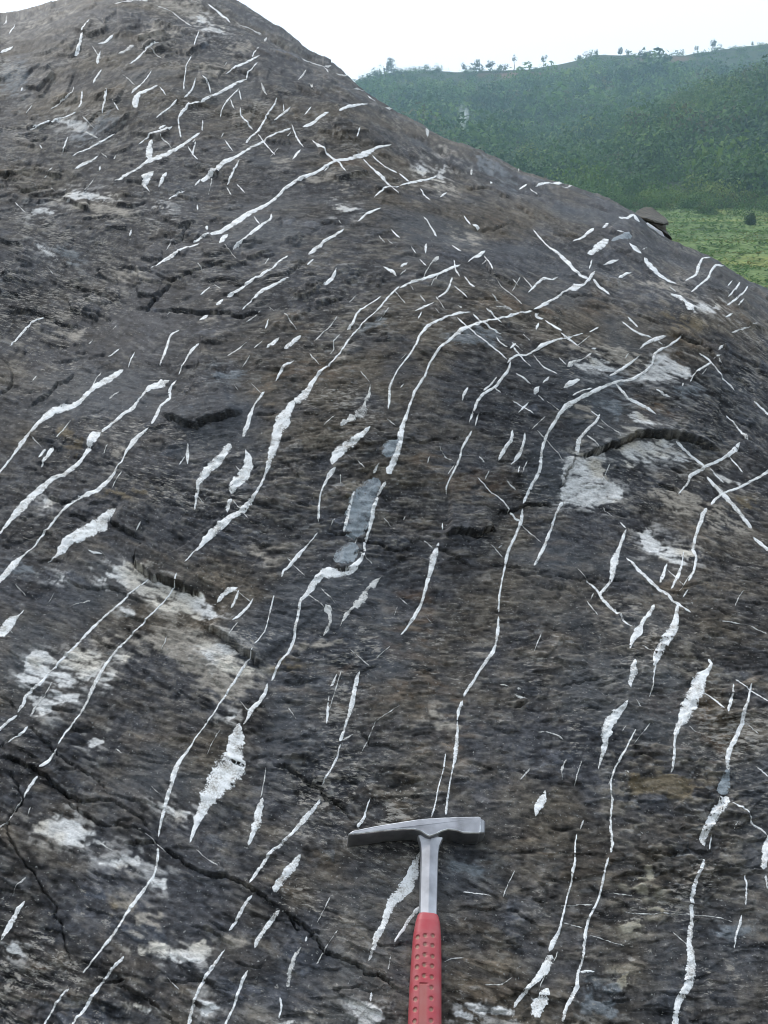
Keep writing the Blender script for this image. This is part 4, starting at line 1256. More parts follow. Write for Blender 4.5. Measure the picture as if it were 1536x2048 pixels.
def vein_geo(pts, seed, kind):
    step = 2.6
    c = catmull(pts, step)
    n = len(c)
    s = np.r_[0, np.cumsum(np.hypot(np.diff(c[:, 0]), np.diff(c[:, 1])))]
    Lt = s[-1]
    tx = np.gradient(c[:, 0]); ty = np.gradient(c[:, 1]); tl = np.hypot(tx, ty) + 1e-9
    nx, ny = -ty / tl, tx / tl
    w = np.maximum(c[:, 2] * np.where(c[:, 2] > 12, 0.98, 0.90), 2.3)
    rag = 0.46 if kind != 'g' else 0.25
    q = np.full(n, float(seed))
    wander = 0.8 * fbm(s / 18.0, q, 3, 1) * np.minimum(Lt / 60.0, 1) + 0.5 * fbm(s / 5.0, q, 2, 3)
    hw_l = 0.5 * w * (1 + rag * fbm(s / 7.0, q + 3.3, 4, 2, 0.65)) + (0.3 + 0.04 * w) * fbm(s / 4.0, q, 2, 6)
    hw_r = 0.5 * w * (1 + rag * fbm(s / 7.0, q + 7.7, 4, 4, 0.65)) + (0.3 + 0.04 * w) * fbm(s / 4.0, q + 5, 2, 7)
    tip = np.minimum(np.minimum(s, Lt - s) / np.minimum(5.0, 0.25 * Lt + 0.5), 1) ** 0.7
    hw_l = np.maximum(hw_l, 0.45) * tip + 0.12; hw_r = np.maximum(hw_r, 0.45) * tip + 0.12
    if kind == 'm':                                        # worn veins thin out here and there
        g = sstep(0.22, 0.45, vnoise(s / 9.0, q, 5)); hw_l *= 0.35 + 0.65 * g; hw_r *= 0.35 + 0.65 * g
    wm = w.max()
    K = 5 if wm < 9 else (7 if wm < 14 else (11 if wm < 28 else 17))
    f = np.linspace(-1, 1, K)
    off = np.where(f[None, :] < 0, f[None, :] * hw_l[:, None], f[None, :] * hw_r[:, None]) + wander[:, None]
    PX = c[:, :1] + nx[:, None] * off; PY = c[:, 1:2] + ny[:, None] * off
    dome = 1 - np.abs(f[None, :]) ** 2.5
    bump = 1.3 * fbm(PX / 6.0, PY / 6.0, 3, 5)
    lift = 0.12 + dome * (0.55 + 0.2 * np.minimum(w, 12)[:, None] / 6.0) + 0.75 * bump * dome
    P, _ = rock_at(PX, PY, lift)
    rc_ = np.concatenate([samp(RC, PX, PY), np.broadcast_to((1 - np.abs(f[None, :]) ** 1.5) * np.minimum(tip * 1.3, 1)[:, None], PX.shape)[..., None]], -1).reshape(-1, 4)
    idx = np.arange(n * K).reshape(n, K)
    F = np.stack([idx[:-1, :-1], idx[:-1, 1:], idx[1:, 1:], idx[1:, :-1]], -1).reshape(-1, 4)
    # make the faces look outwards
    v = P.reshape(-1, 3); a, b_, d_ = v[F[0, 0]], v[F[0, 1]], v[F[0, 3]]
    if np.dot(np.cross(b_ - a, d_ - a), CAM - a) < 0:
        F = F[:, ::-1]
    return v, F, float((hw_l + hw_r).mean() * Lt), rc_


built = []
for k, row in enumerate(VEINS.strip().splitlines()):
    q = row.split()
    pts = np.array([[float(v) for v in t.split(',')] for t in q[1:]])
    v, F, area, rc_ = vein_geo(pts, k * 1.37, q[0])
    built.append((area, q[0], v, F, rc_))
# hairline veins too fine to trace one by one, following the two vein directions
hair = []
for k in range(170):
    x = rng.uniform(10, 1526); y = rng.uniform(60, 1000) if rng.random() < 0.62 else rng.uniform(1000, 2040)
    if y < sil(x) + 60:
        continue
    sc = 1.25 / (1.0 / float(wbase(np.float64(x), np.float64(y)))) 
    L_ = rng.uniform(14, 75) * max(sc, 0.5)
    if 680 < x < 1000 and y > 1560:
        continue
    a = math.radians(rng.normal((66 if y > 900 else 48) if rng.random() < 0.5 else -45, 5))
    dxh, dyh = math.cos(a) * L_, -math.sin(a) * L_
    bend = rng.normal(0, 0.03) * L_
    pts = np.array([(x, y, 0.8), (x + dxh * 0.5 + bend * 0.7, y + dyh * 0.5 + bend * 0.4, rng.uniform(1.2, 2.4)), (x + dxh, y + dyh, 0.8)])
    if (pts[:, 1] < sil(pts[:, 0]) + 20).any():
        continue
    v, F, area, rc_ = vein_geo(pts, 900 + k * 0.77, 'm')
    hair.append((area, 'm', v, F, rc_))
built.sort(key=lambda t: -t[0])
for area, kind, v, F, rc_ in built[:300]:
    o = mesh_np("vein", v, F, VM[kind], True, rc_, rock)
rest = built[300:] + hair
vv, ff, cc, off = [], [], [], 0
for area, kind, v, F, rc_ in rest:
    vv.append(v); ff.append(F + off); cc.append(rc_); off += len(v)
o = mesh_np("hairline_veins", np.vstack(vv), np.vstack(ff), VM['m'], True, np.vstack(cc), rock)
o.data.materials.append(VM['v'])
o.data.polygons.foreach_set("material_index", np.concatenate([np.full(len(r_[3]), 1 if r_[1] == 'v' else 0, np.int32) for r_ in rest]))
tag(o, kind="stuff")

# ------------------------------------------------------------------ overhanging slab on the crest
def slab(name, pts_px, depth0, thick, material, seed, back=(0.02, 0.10, 0.03)):
    """a broken plate: outline met on the crest, thickened away from the viewer"""
    pts = np.array(pts_px, float)
    p0 = CAM + ray(pts[:, 0], pts[:, 1]) * depth0
    n = len(pts)
    rg = np.random.default_rng(seed)
    layers = []
    for f in (0.0, 0.12, 0.5, 1.0):
        cen = p0.mean(0)
        sh = 1.0 - 0.08 * (f == 0.0) - 0.25 * (f == 1.0)
        q = cen + (p0 - cen) * sh + np.array(back) * thick * f / 0.1 + rg.normal(0, 0.0015, p0.shape)
        layers.append(q)
    v = np.vstack(layers + [layers[0].mean(0)[None] - FWD * 0.004, layers[-1].mean(0)[None]])
    F = []
    for k in range(3):
        for i in range(n):
            j = (i + 1) % n
            F.append((k * n + i, k * n + j, (k + 1) * n + j, (k + 1) * n + i))
    for i in range(n):
        j = (i + 1) % n
        F.append((4 * n, j, i)); F.append((4 * n + 1, 3 * n + i, 3 * n + j))
    return mesh_py(name, v, F, material, False, rock)


m_slab, n, l, b = mat("schist_broken")
tc = nd(n, "ShaderNodeTexCoord"); nz = nd(n, "ShaderNodeTexNoise"); nz.inputs["Scale"].default_value = 45; nz.inputs["Detail"].default_value = 6
l.new(tc.outputs["Object"], nz.inputs["Vector"])
cr = nd(n, "ShaderNodeValToRGB"); cr.color_ramp.elements[0].position = 0.35; cr.color_ramp.elements[0].color = (0.022, 0.018, 0.013, 1)
cr.color_ramp.elements[1].position = 0.68; cr.color_ramp.elements[1].color = (0.085, 0.072, 0.050, 1)
l.new(nz.outputs["Fac"], cr.inputs[0]); l.new(cr.outputs[0], b.inputs["Base Color"]); b.inputs["Roughness"].default_value = 0.75
bp = nd(n, "ShaderNodeBump"); bp.inputs["Distance"].default_value = 0.004; l.new(nz.outputs["Fac"], bp.inputs["Height"]); l.new(bp.outputs[0], b.inputs["Normal"])
zs = 1.0 / float(wbase(np.float64(1300.0), np.float64(452.0)))


def prism(name, top, depths, down, material, seed, jit=0.0012):
    """a broken block: top outline at its own depths, dropped by 'down' metres with a ragged lower edge"""
    top = np.array(top, float); rg = np.random.default_rng(seed)
    p = CAM + ray(top[:, 0], top[:, 1]) * np.array(depths)[:, None]
    n = len(p); mid_ = p.mean(0)
    def ring(q, j): return q + rg.normal(0, j, q.shape)
    lay = [mid_ + (p - mid_) * 0.92 + UPV * 0.0015, ring(p, jit), ring(p - UPV * down * 0.45, jit * 1.5), ring(mid_ + (p - mid_) * 0.95 - UPV * down, jit * 1.5)]
    v = np.vstack(lay + [lay[0].mean(0)[None] + UPV * 0.001, lay[-1].mean(0)[None]])
    F = []
    for k in range(3):
        for i in range(n):
            j = (i + 1) % n
            F.append((k * n + i, (k + 1) * n + i, (k + 1) * n + j, k * n + j))
    for i in range(n):
        j = (i + 1) % n
        F.append((4 * n, i, j)); F.append((4 * n + 1, 3 * n + j, 3 * n + i))
    return mesh_py(name, v, F, material, False, rock)


prism("overhanging_slab", [(1268, 428), (1276, 421), (1288, 415), (1303, 415), (1318, 425), (1330, 435), (1338, 444), (1326, 446), (1308, 441), (1292, 436), (1280, 434)],
      zs * np.array([0.97, 1.0, 1.04, 1.06, 1.06, 1.05, 1.0, 0.965, 0.955, 0.955, 0.96]), 0.010, m_slab, 1)
prism("broken_block", [(1282, 432), (1300, 434), (1320, 440), (1331, 444), (1333, 462), (1344, 476), (1330, 480), (1300, 470), (1284, 456)],
      zs * np.array([1.05, 1.06, 1.06, 1.05, 1.03, 1.0, 1.02, 1.05, 1.05]), 0.012, m_slab, 2)
slab("quartz_block", [(1286, 449), (1296, 446), (1310, 454), (1322, 463), (1331, 477), (1309, 467), (1285, 456)], zs * 0.935, 0.04, m_quartz, 3, back=(0.0, 0.09, -0.02))

# ------------------------------------------------------------------ hammer
H_O = np.array([0.05378291, 1.14425209, 0.95214474])
H_X = np.array([0.99494128, -0.00354599, -0.10039559]); H_Y = np.array([0.05328778, 0.86581871, 0.49751218])
H_N = np.array([0.0851602, -0.50034526, 0.86162774])
H_O = H_O - H_N * 0.027
ham = bpy.data.objects.new("geological_hammer", None)
COL.objects.link(ham)
from mathutils import Matrix
ham.matrix_world = Matrix([[H_X[i], H_Y[i], H_N[i], H_O[i]] for i in range(3)] + [[0, 0, 0, 1]])
tag(ham, "geologist's pick hammer with steel head and red dimpled grip lying on the rock", "hammer")

m_steel, n, l, b = mat("worn_steel")
tc = nd(n, "ShaderNodeTexCoord"); mp = nd(n, "ShaderNodeMapping"); mp.inputs["Scale"].default_value = (1, 0.25, 1)
l.new(tc.outputs["Object"], mp.inputs["Vector"])
nz = nd(n, "ShaderNodeTexNoise"); nz.inputs["Scale"].default_value = 260; nz.inputs["Detail"].default_value = 6; nz.inputs["Roughness"].default_value = 0.7
ns = nd(n, "ShaderNodeTexNoise"); ns.inputs["Scale"].default_value = 38; ns.inputs["Detail"].default_value = 5
l.new(mp.outputs[0], nz.inputs["Vector"]); l.new(tc.outputs["Object"], ns.inputs["Vector"])
cr = nd(n, "ShaderNodeValToRGB"); cr.color_ramp.elements[0].position = 0.3; cr.color_ramp.elements[0].color = (0.19, 0.19, 0.20, 1)
cr.color_ramp.elements[1].position = 0.75; cr.color_ramp.elements[1].color = (0.42, 0.42, 0.45, 1)
l.new(ns.outputs["Fac"], cr.inputs[0])
rt = nd(n, "ShaderNodeMapRange"); rt.inputs["From Min"].default_value = 0.66; rt.inputs["From Max"].default_value = 0.8; rt.inputs["To Max"].default_value = 0.5
l.new(nz.outputs["Fac"], rt.inputs["Value"])
mx = nd(n, "ShaderNodeMix", data_type='RGBA'); l.new(rt.outputs[0], mx.inputs[0]); l.new(cr.outputs[0], mx.inputs[6]); mx.inputs[7].default_value = (0.14, 0.085, 0.06, 1)
gm = nd(n, "ShaderNodeNewGeometry")
pt = nd(n, "ShaderNodeMapRange"); pt.inputs["From Min"].default_value = 0.53; pt.inputs["From Max"].default_value = 0.62
l.new(gm.outputs["Pointiness"], pt.inputs["Value"])
mx2 = nd(n, "ShaderNodeMix", data_type='RGBA'); l.new(pt.outputs[0], mx2.inputs[0]); l.new(mx.outputs[2], mx2.inputs[6]); mx2.inputs[7].default_value = (0.68, 0.68, 0.70, 1)
l.new(mx2.outputs[2], b.inputs["Base Color"])
b.inputs["Metallic"].default_value = 0.85
rr = nd(n, "ShaderNodeMapRange"); rr.inputs["To Min"].default_value = 0.36; rr.inputs["To Max"].default_value = 0.6
l.new(nz.outputs["Fac"], rr.inputs["Value"]); l.new(rr.outputs[0], b.inputs["Roughness"])
bp = nd(n, "ShaderNodeBump"); bp.inputs["Strength"].default_value = 0.25; bp.inputs["Distance"].default_value = 0.0004
l.new(nz.outputs["Fac"], bp.inputs["Height"]); l.new(bp.outputs[0], b.inputs["Normal"])


def resample(p, n):
    p = np.vstack([p, p[:1]]); s = np.r_[0, np.cumsum(np.hypot(*np.diff(p, axis=0).T))]
    t = np.linspace(0, s[-1], n, endpoint=False)
    return np.stack([np.interp(t, s, p[:, 0]), np.interp(t, s, p[:, 1])], 1)


# head: profile of chisel blade and square poll, thickness across, edges worn round
HEAD = np.array([(-97.1, 5.0), (-92.0, 9.6), (-65.3, 19.0), (-38.1, 27.3), (-10.7, 34.9), (17.1, 39.8), (40, 43.0), (60.0, 45.6), (62.6, 44.6), (63.2, 41.2), (62.4, 24.2),
                 (60.1, 22.0), (40.8, 20.5), (31.1, 23.0), (22.8, 23.2), (14.6, 19.8), (7, 14.5), (0.3, 11.6), (-5, 13.6), (-10.2, 17.2), (-18.5, 18.9), (-30.8, 17.6),
                 (-51.2, 13.6), (-78.2, 7.0), (-94.3, 3.3), (-96.6, 3.4)])
hp = resample(HEAD, 220)
tn = np.roll(hp, -1, 0) - np.roll(hp, 1, 0); tn /= np.linalg.norm(tn, axis=1, keepdims=True)
inw = np.stack([tn[:, 1], -tn[:, 0]], 1)
layers = []
for ins, z in ((2.0, 0.4), (0.8, 0.7), (0.15, 1.6), (0, 3.0), (0, 9), (0, 18), (0, 24.0), (0.15, 25.4), (0.7, 26.4), (1.7, 26.9)):
    q = hp + inw * ins
    fl = np.clip((-hp[:, 0] - 40) / 57.0, 0, 1) * 2.0            # blade flares towards its edge
    zz = z + (z - 13.5) / 13.5 * fl * 0.6 - np.clip((hp[:, 0] - 66) / 3, 0, 1)
    layers.append(np.column_stack([q, np.full(len(q), 1.0) * zz]))
N_ = len(hp)
verts = np.vstack(layers) / 1000.0
faces = []
for k in range(len(layers) - 1):
    for i in range(N_):
        j = (i + 1) % N_
        faces.append((k * N_ + i, (k + 1) * N_ + i, (k + 1) * N_ + j, k * N_ + j))
faces.append(tuple(range(N_)))
faces.append(tuple(range((len(layers) - 1) * N_, len(layers) * N_))[::-1])
head = mesh_py("head", verts, faces, m_steel, True, ham)
m_edge, n, l, b = mat("bright_worn_edge")
tc = nd(n, "ShaderNodeTexCoord"); nz = nd(n, "ShaderNodeTexNoise"); nz.inputs["Scale"].default_value = 120; nz.inputs["Detail"].default_value = 4
l.new(tc.outputs["Object"], nz.inputs["Vector"])
cr = nd(n, "ShaderNodeValToRGB"); cr.color_ramp.elements[0].position = 0.35; cr.color_ramp.elements[0].color = (0.35, 0.35, 0.37, 1)
cr.color_ramp.elements[1].position = 0.6; cr.color_ramp.elements[1].color = (0.85, 0.85, 0.86, 1)
l.new(nz.outputs["Fac"], cr.inputs[0]); l.new(cr.outputs[0], b.inputs["Base Color"]); b.inputs["Metallic"].default_value = 0.7; b.inputs["Roughness"].default_value = 0.35
head.data.materials.append(m_edge)
for k_, p in enumerate(head.data.polygons):
    if len(p.vertices) > 8: p.use_smooth = False
    elif k_ // N_ in (7, 8): p.material_index = 1
# chamfered striking face
sq = []
for ins, x in ((0.2, 62.0), (0.9, 65.5), (3.2, 68.4)):
    yb, yt, z0, z1 = 23.4 + ins, 44.2 - ins, 1.6 + ins, 25.6 - ins
    ring = []
    for cy_, cz_, a0 in ((yt - 2.2, z1 - 2.2, 0), (yb + 2.2, z1 - 2.2, 90), (yb + 2.2, z0 + 2.2, 180), (yt - 2.2, z0 + 2.2, 270)):
        for a in np.linspace(0, 90, 5):
            r = math.radians(a0 + a)
            ring.append((x + (0.06 * (cy_ - 34)), cy_ + 2.2 * math.cos(r), cz_ + 2.2 * math.sin(r)))
    sq.append(ring)
v = np.vstack(sq) / 1000.0; M_ = len(sq[0])
f = [(k * M_ + i, k * M_ + (i + 1) % M_, (k + 1) * M_ + (i + 1) % M_, (k + 1) * M_ + i) for k in range(2) for i in range(M_)]
f.append(tuple(range(2 * M_, 3 * M_)))
mesh_py("striking_face", v, f, m_steel, True, head)

# shaft: flat bar with a ridge along its middle, flaring into the head
sv = []
SH = [(17.0, 2.2, 15.5), (12.0, 2.2, 13.6), (5.0, 1.9, 11.6), (-4, 1.8, 10.7), (-14, 1.8, 10.4), (-50, 1.8, 10.1), (-84, 1.8, 9.9), (-100, 1.8, 9.6)]
for y, c, h in SH:
    sv += [(c - h, y, 9.0), (c - h + 0.1, y, 16.6), (c - h + 1.0, y, 18.0), (c - 0.5, y, 21.0), (c + 0.5, y, 21.0), (c + h - 1.0, y, 18.0), (c + h - 0.1, y, 16.6), (c + h, y, 9.0), (c, y, 5.0)]
f = [(k * 9 + i, k * 9 + (i + 1) % 9, (k + 1) * 9 + (i + 1) % 9, (k + 1) * 9 + i) for k in range(len(SH) - 1) for i in range(9)]
f = [q[::-1] for q in f] + [tuple(range(9)), tuple(range(9 * (len(SH) - 1), 9 * len(SH)))[::-1]]
mesh_py("shaft", np.array(sv) / 1000.0, f, m_steel, False, ham)

# grip: rubber sleeve with pressed dimples and a sunk panel
GY_ = np.array([-82.0, -84, -91.5, -107, -119, -137, -168, -205, -222, -229, -232])
GL = np.array([-9.3, -10.6, -12.4, -14.5, -15.0, -15.8, -16.5, -16.7, -16.0, -13.0, -8.0]); GR = np.array([12.6, 13.8, 15.5, 16.8, 17.2, 17.5, 17.9, 18.4, 17.8, 15, 10])
GT = np.array([7.6, 8.6, 10.6, 12.2, 12.8, 13.2, 13.8, 14.2, 13.6, 11, 7])
DIM = [(-10.2, -113.3), (-2.2, -111.6), (6.6, -110.8), (-10.3, -124.4), (-2.0, -121.8), (6.3, -122.4), (-9.9, -136.3), (-2.1, -133.7), (6.6, -134.7), (-10.0, -147.5), (-2.3, -145.0),
       (6.3, -145.6), (-10.1, -159.5), (-2.3, -157.0), (6.1, -157.6), (-10.7, -170.5), (5.9, -169.0), (-10.7, -182.5), (5.9, -180.6), (-10.8, -193.5), (6.1, -192.0), (-10.9, -205.2),
       (6.2, -203.7), (-10.9, -216.5), (6.2, -215.5)]
yy = np.r_[np.linspace(-82, -86, 14), np.linspace(-86.5, -224, 330), np.linspace(-224.5, -232, 24)]
aa = np.linspace(0, 2 * np.pi, 160, endpoint=False) + 0.01
ca, sa = np.cos(aa), np.sin(aa)
ex_ = 2.0 / 3.0
se_x = np.sign(ca) * np.abs(ca) ** ex_; se_z = np.sign(sa) * np.abs(sa) ** ex_
L_ = np.interp(-yy, -GY_, GL); R2 = np.interp(-yy, -GY_, GR); T_ = np.interp(-yy, -GY_, GT)
gxv = (L_ + R2)[:, None] / 2 + (R2 - L_)[:, None] / 2 * se_x[None, :]
gzv = 14.6 + T_[:, None] * se_z[None, :]
gyv = np.repeat(yy[:, None], len(aa), 1)
dust = np.zeros(gxv.shape)
top = se_z[None, :] > 0.3
for cx_, cy_ in DIM:
    d = np.hypot((gxv - cx_) / 2.6, (gyv - cy_) / 3.0)
    k = np.clip(1 - d ** 3, 0, 1) * top
    gzv -= 1.5 * sstep(0, 0.8, k); dust = np.maximum(dust, sstep(0.35, 0.9, k))
pan = sstep(-7.3, -6.5, gxv) * sstep(2.3, 1.5, gxv) * sstep(-164.6, -165.4, gyv) * sstep(-221, -220, gyv) * top
gzv -= 0.45 * pan; dust = np.maximum(dust, 0.35 * pan)
slot = sstep(-7.3, -6.6, gxv) * sstep(2.3, 1.6, gxv) * np.exp(-((gyv + 165.2) / 0.6) ** 2) * top
gzv -= 1.3 * slot
v = np.stack([gxv, gyv, gzv], -1).reshape(-1, 3) / 1000.0
G1, G2 = gxv.shape
ix = np.arange(G1 * G2).reshape(G1, G2); ixr = np.roll(ix, -1, 1)
f = np.stack([ix[:-1], ix[1:], ixr[1:], ixr[:-1]], -1).reshape(-1, 4)
m_grip, n, l, b = mat("red_rubber")
at = nd(n, "ShaderNodeAttribute", attribute_name="Col")
tc = nd(n, "ShaderNodeTexCoord"); nz = nd(n, "ShaderNodeTexNoise"); nz.inputs["Scale"].default_value = 55; nz.inputs["Detail"].default_value = 6
l.new(tc.outputs["Object"], nz.inputs["Vector"])
r = nd(n, "ShaderNodeMapRange"); r.inputs["From Min"].default_value = 0.3; r.inputs["From Max"].default_value = 0.75; r.inputs["To Min"].default_value = 0.0; r.inputs["To Max"].default_value = 0.38
l.new(nz.outputs["Fac"], r.inputs["Value"])
mx = nd(n, "ShaderNodeMix", data_type='RGBA'); l.new(r.outputs[0], mx.inputs[0]); l.new(at.outputs["Color"], mx.inputs[6]); mx.inputs[7].default_value = (0.38, 0.20, 0.19, 1)
l.new(mx.outputs[2], b.inputs["Base Color"])
b.inputs["Roughness"].default_value = 0.48; b.inputs["Specular IOR Level"].default_value = 0.4
bp = nd(n, "ShaderNodeBump"); bp.inputs["Strength"].default_value = 0.2; bp.inputs["Distance"].default_value = 0.0005
nf = nd(n, "ShaderNodeTexNoise"); nf.inputs["Scale"].default_value = 900; l.new(tc.outputs["Object"], nf.inputs["Vector"])
l.new(nf.outputs["Fac"], bp.inputs["Height"]); l.new(bp.outputs[0], b.inputs["Normal"])
dc = dust.reshape(-1, 1)
gc = np.array([0.40, 0.048, 0.062]) * (1 - dc) + np.array([0.30, 0.17, 0.11]) * dc
mesh_np("grip", v, f, m_grip, True, gc, ham)


# ------------------------------------------------------------------ valley: ground, field, wooded hill
RIDGE = np.array([(-900, 300), (-300, 250), (300, 200), (700, 168), (740, 150), (790, 142), (850, 137), (920, 142), (1000, 140), (1060, 137), (1120, 128), (1190, 110),
                  (1250, 108), (1320, 112), (1380, 107), (1440, 98), (1536, 86), (1800, 60), (2600, 30)], float)
SPUR = np.array([(700, 620), (1000, 480), (1120, 410), (1200, 345), (1260, 285), (1310, 225), (1350, 205), (1410, 194), (1480, 180), (1536, 168), (1700, 130), (2600, 60)], float)


def to_te(px, py):
    r = ray(px, py)
    return r[..., 0] / r[..., 1], r[..., 2] / r[..., 1]


def to_px(P):
    d = P - CAM
    z = d @ FWD
    return 768 + FPX * (d @ RGT) / z, 1024 - FPX * (d @ UPV) / z


rt_, re_ = to_te(RIDGE[:, 0], RIDGE[:, 1]); st_, se_ = to_te(SPUR[:, 0], SPUR[:, 1])
YR, YS, YF = 520.0, 290.0, 170.0
NEAR = np.array([(-5, 0), (3, -0.4), (8, -2.6), (20, -3.6), (45, -1.2), (75, 1.4), (80, 2.16), (170, 15.0)], float)


def height(x, y):
    x = np.asarray(x, float); y = np.asarray(y, float)
    r = np.hypot(x, y)
    t = np.clip(x / np.maximum(y, 1.0), -1.2, 1.2)
    Y = np.maximum(y, 0.0)
    z = np.interp(Y, NEAR[:, 0], NEAR[:, 1])
    # field terraces
    inf = sstep(70, 80, Y) * sstep(176, 168, Y)
    zt = z + 0.5 * fbm(x / 30, y / 30, 2, 1)
    st = zt / 1.5; fr = st - np.floor(st)
    z = z * (1 - inf) + inf * (1.5 * (np.floor(st) + sstep(0.4, 1.0, fr)) * 0.45 + 0.55 * zt)
    s = np.clip((Y - YF) / (YR - YF), 0, 1)
    zr = 1.6 + np.interp(t, rt_, re_) * YR
    hill = 15 + (zr - 15) * (0.35 * s + 0.65 * s ** 1.8)
    hill = hill - 0.28 * np.maximum(Y - YR, 0)
    zs = 1.6 + np.interp(t, st_, se_) * YS
    u = np.clip((Y - YF) / (YS - YF), 0, 1)
    spur = 14 + (zs - 14) * (0.75 * u + 0.25 * sstep(0, 1, u)) - 0.45 * np.maximum(Y - YS, 0)
    far = np.where(Y > YF, np.maximum(np.maximum(hill, spur), 15), 0)
    bump = 3.0 * fbm(x / 70, y / 70, 3, 4) * sstep(YF, YF + 60, Y) * (1 - 0.8 * np.exp(-((Y - YR) / 50) ** 2))
    z = np.where(Y > YF, far + bump, z)
    side = sstep(1.2, 0.9, np.abs(x) / np.maximum(y, 0.5)) * sstep(2, 12, y) + sstep(12, 2, y) * sstep(-4, 0, y) * sstep(8, 4, np.abs(x))
    side = np.clip(side, 0, 1)
    other = -0.1 - 0.0 * r + 6 * sstep(60, 400, r) * fbm(x / 160, y / 160, 3, 2)
    sky_block = 0.85 * np.maximum(-y - 5.0 - 1.5 * fbm(x / 9, y / 9, 2, 6), 0)          # unseen bank added behind the viewer to block low sky light
    other = np.where(y < -3, other + np.minimum(sky_block, 75 + 12 * fbm(x / 60, y / 60, 3, 1)), other)
    return z * side + other * (1 - side)


# --- ground sheet
az = np.radians(np.r_[np.arange(-180, -14, 3.0), np.arange(-14, 34, 0.14), np.arange(34, 181, 3.0)])
rad = np.r_[0.15, 0.6, 1.2, np.geomspace(2, 70, 36), np.linspace(72, 180, 130), np.linspace(184, 560, 110), np.geomspace(580, 1380, 14)]
AZ, RA = np.meshgrid(az, rad)
gx_, gy_ = np.sin(AZ) * RA, np.cos(AZ) * RA
gz_ = height(gx_, gy_)
gz_ = np.where((np.abs(gx_) < 3.2) & (gy_ > 0.2) & (gy_ < 8), np.minimum(gz_, -0.4), gz_)
v = np.stack([gx_, gy_, gz_], -1)
a_, b_ = v.shape[:2]
ix = np.arange(a_ * b_).reshape(a_, b_)
f = np.stack([ix[:-1, :-1], ix[:-1, 1:], ix[1:, 1:], ix[1:, :-1]], -1).reshape(-1, 4)
f = f[:, ::-1]
gpx, gpy = to_px(v.reshape(-1, 3)); gY = gy_.ravel()
gc = np.zeros((len(gpx), 3)) + np.array([0.045, 0.06, 0.025])
def wood_edge(x):
    return 166 + 22 * fbm(np.asarray(x, float) / 20, np.asarray(x, float) * 0 + 3.0, 3, 4)


fedge = gY - wood_edge(gx_.ravel())
fieldm = (sstep(60, 75, gY) * sstep(6, -4, fedge))[:, None]
fn = fbm(gx_.ravel() / 9, gy_.ravel() / 4, 4, 3)[:, None]
gc = gc * (1 - fieldm) + fieldm * (np.array([0.135, 0.185, 0.065]) + np.array([0.15, 0.09, 0.01]) * np.clip(fn - 0.1, 0, 1) - np.array([0.08, 0.10, 0.03]) * np.clip(-fn - 0.05, 0, 0.7))
soil = np.array([0.20, 0.085, 0.045])
SOIL = [(1010, 233, 30, 13, 0.9), (1045, 152, 55, 9, 0.6), (1330, 118, 60, 6, 0.45), (985, 150, 40, 5, 0.3)]
front = (gY > 200) & (gY < 520)
for sx, sy, rx, ry, k in SOIL:
    m = k * np.clip(1.4 - ((gpx - sx) / rx) ** 2 - ((gpy - sy) / ry) ** 2, 0, 1) * front
    gc = gc * (1 - m[:, None]) + soil * m[:, None]
nearm = (sstep(14, 6, np.hypot(gx_, gy_).ravel()))[:, None]
gc = gc * (1 - nearm) + np.array([0.12, 0.10, 0.075]) * nearm
m_gr, n, l, b = mat("ground_cover")
at = nd(n, "ShaderNodeAttribute", attribute_name="Col")
tc = nd(n, "ShaderNodeTexCoord"); nz = nd(n, "ShaderNodeTexNoise"); nz.inputs["Scale"].default_value = 0.8; nz.inputs["Detail"].default_value = 8; nz.inputs["Roughness"].default_value = 0.7
l.new(tc.outputs["Object"], nz.inputs["Vector"])
r = nd(n, "ShaderNodeMapRange"); r.inputs["From Min"].default_value = 0.3; r.inputs["From Max"].default_value = 0.7; r.inputs["To Min"].default_value = 0.6; r.inputs["To Max"].default_value = 1.4
l.new(nz.outputs["Fac"], r.inputs["Value"])
vm = nd(n, "ShaderNodeVectorMath", operation='SCALE'); l.new(at.outputs["Color"], vm.inputs[0]); l.new(r.outputs[0], vm.inputs["Scale"])
l.new(vm.outputs[0], b.inputs["Base Color"]); b.inputs["Roughness"].default_value = 0.9; b.inputs["Specular IOR Level"].default_value = 0.1
g = mesh_np("ground", v.reshape(-1, 3), f, m_gr, True, gc)
tag(g, kind="structure")

# --- foliage
m_leaf, n, l, b = mat("foliage")
at = nd(n, "ShaderNodeAttribute", attribute_name="Col")
l.new(at.outputs["Color"], b.inputs["Base Color"]); b.inputs["Roughness"].default_value = 0.7; b.inputs["Specular IOR Level"].default_value = 0.2
trn = nd(n, "ShaderNodeBsdfTranslucent"); l.new(at.outputs["Color"], trn.inputs["Color"])
mxs = nd(n, "ShaderNodeMixShader"); mxs.inputs[0].default_value = 0.28
l.new(b.outputs[0], mxs.inputs[1]); l.new(trn.outputs[0], mxs.inputs[2]); l.new(mxs.outputs[0], n["Material Output"].inputs["Surface"])
m_bark, n, l, b = mat("bark")
b.inputs["Base Color"].default_value = (0.07, 0.05, 0.035, 1); b.inputs["Roughness"].default_value = 0.9


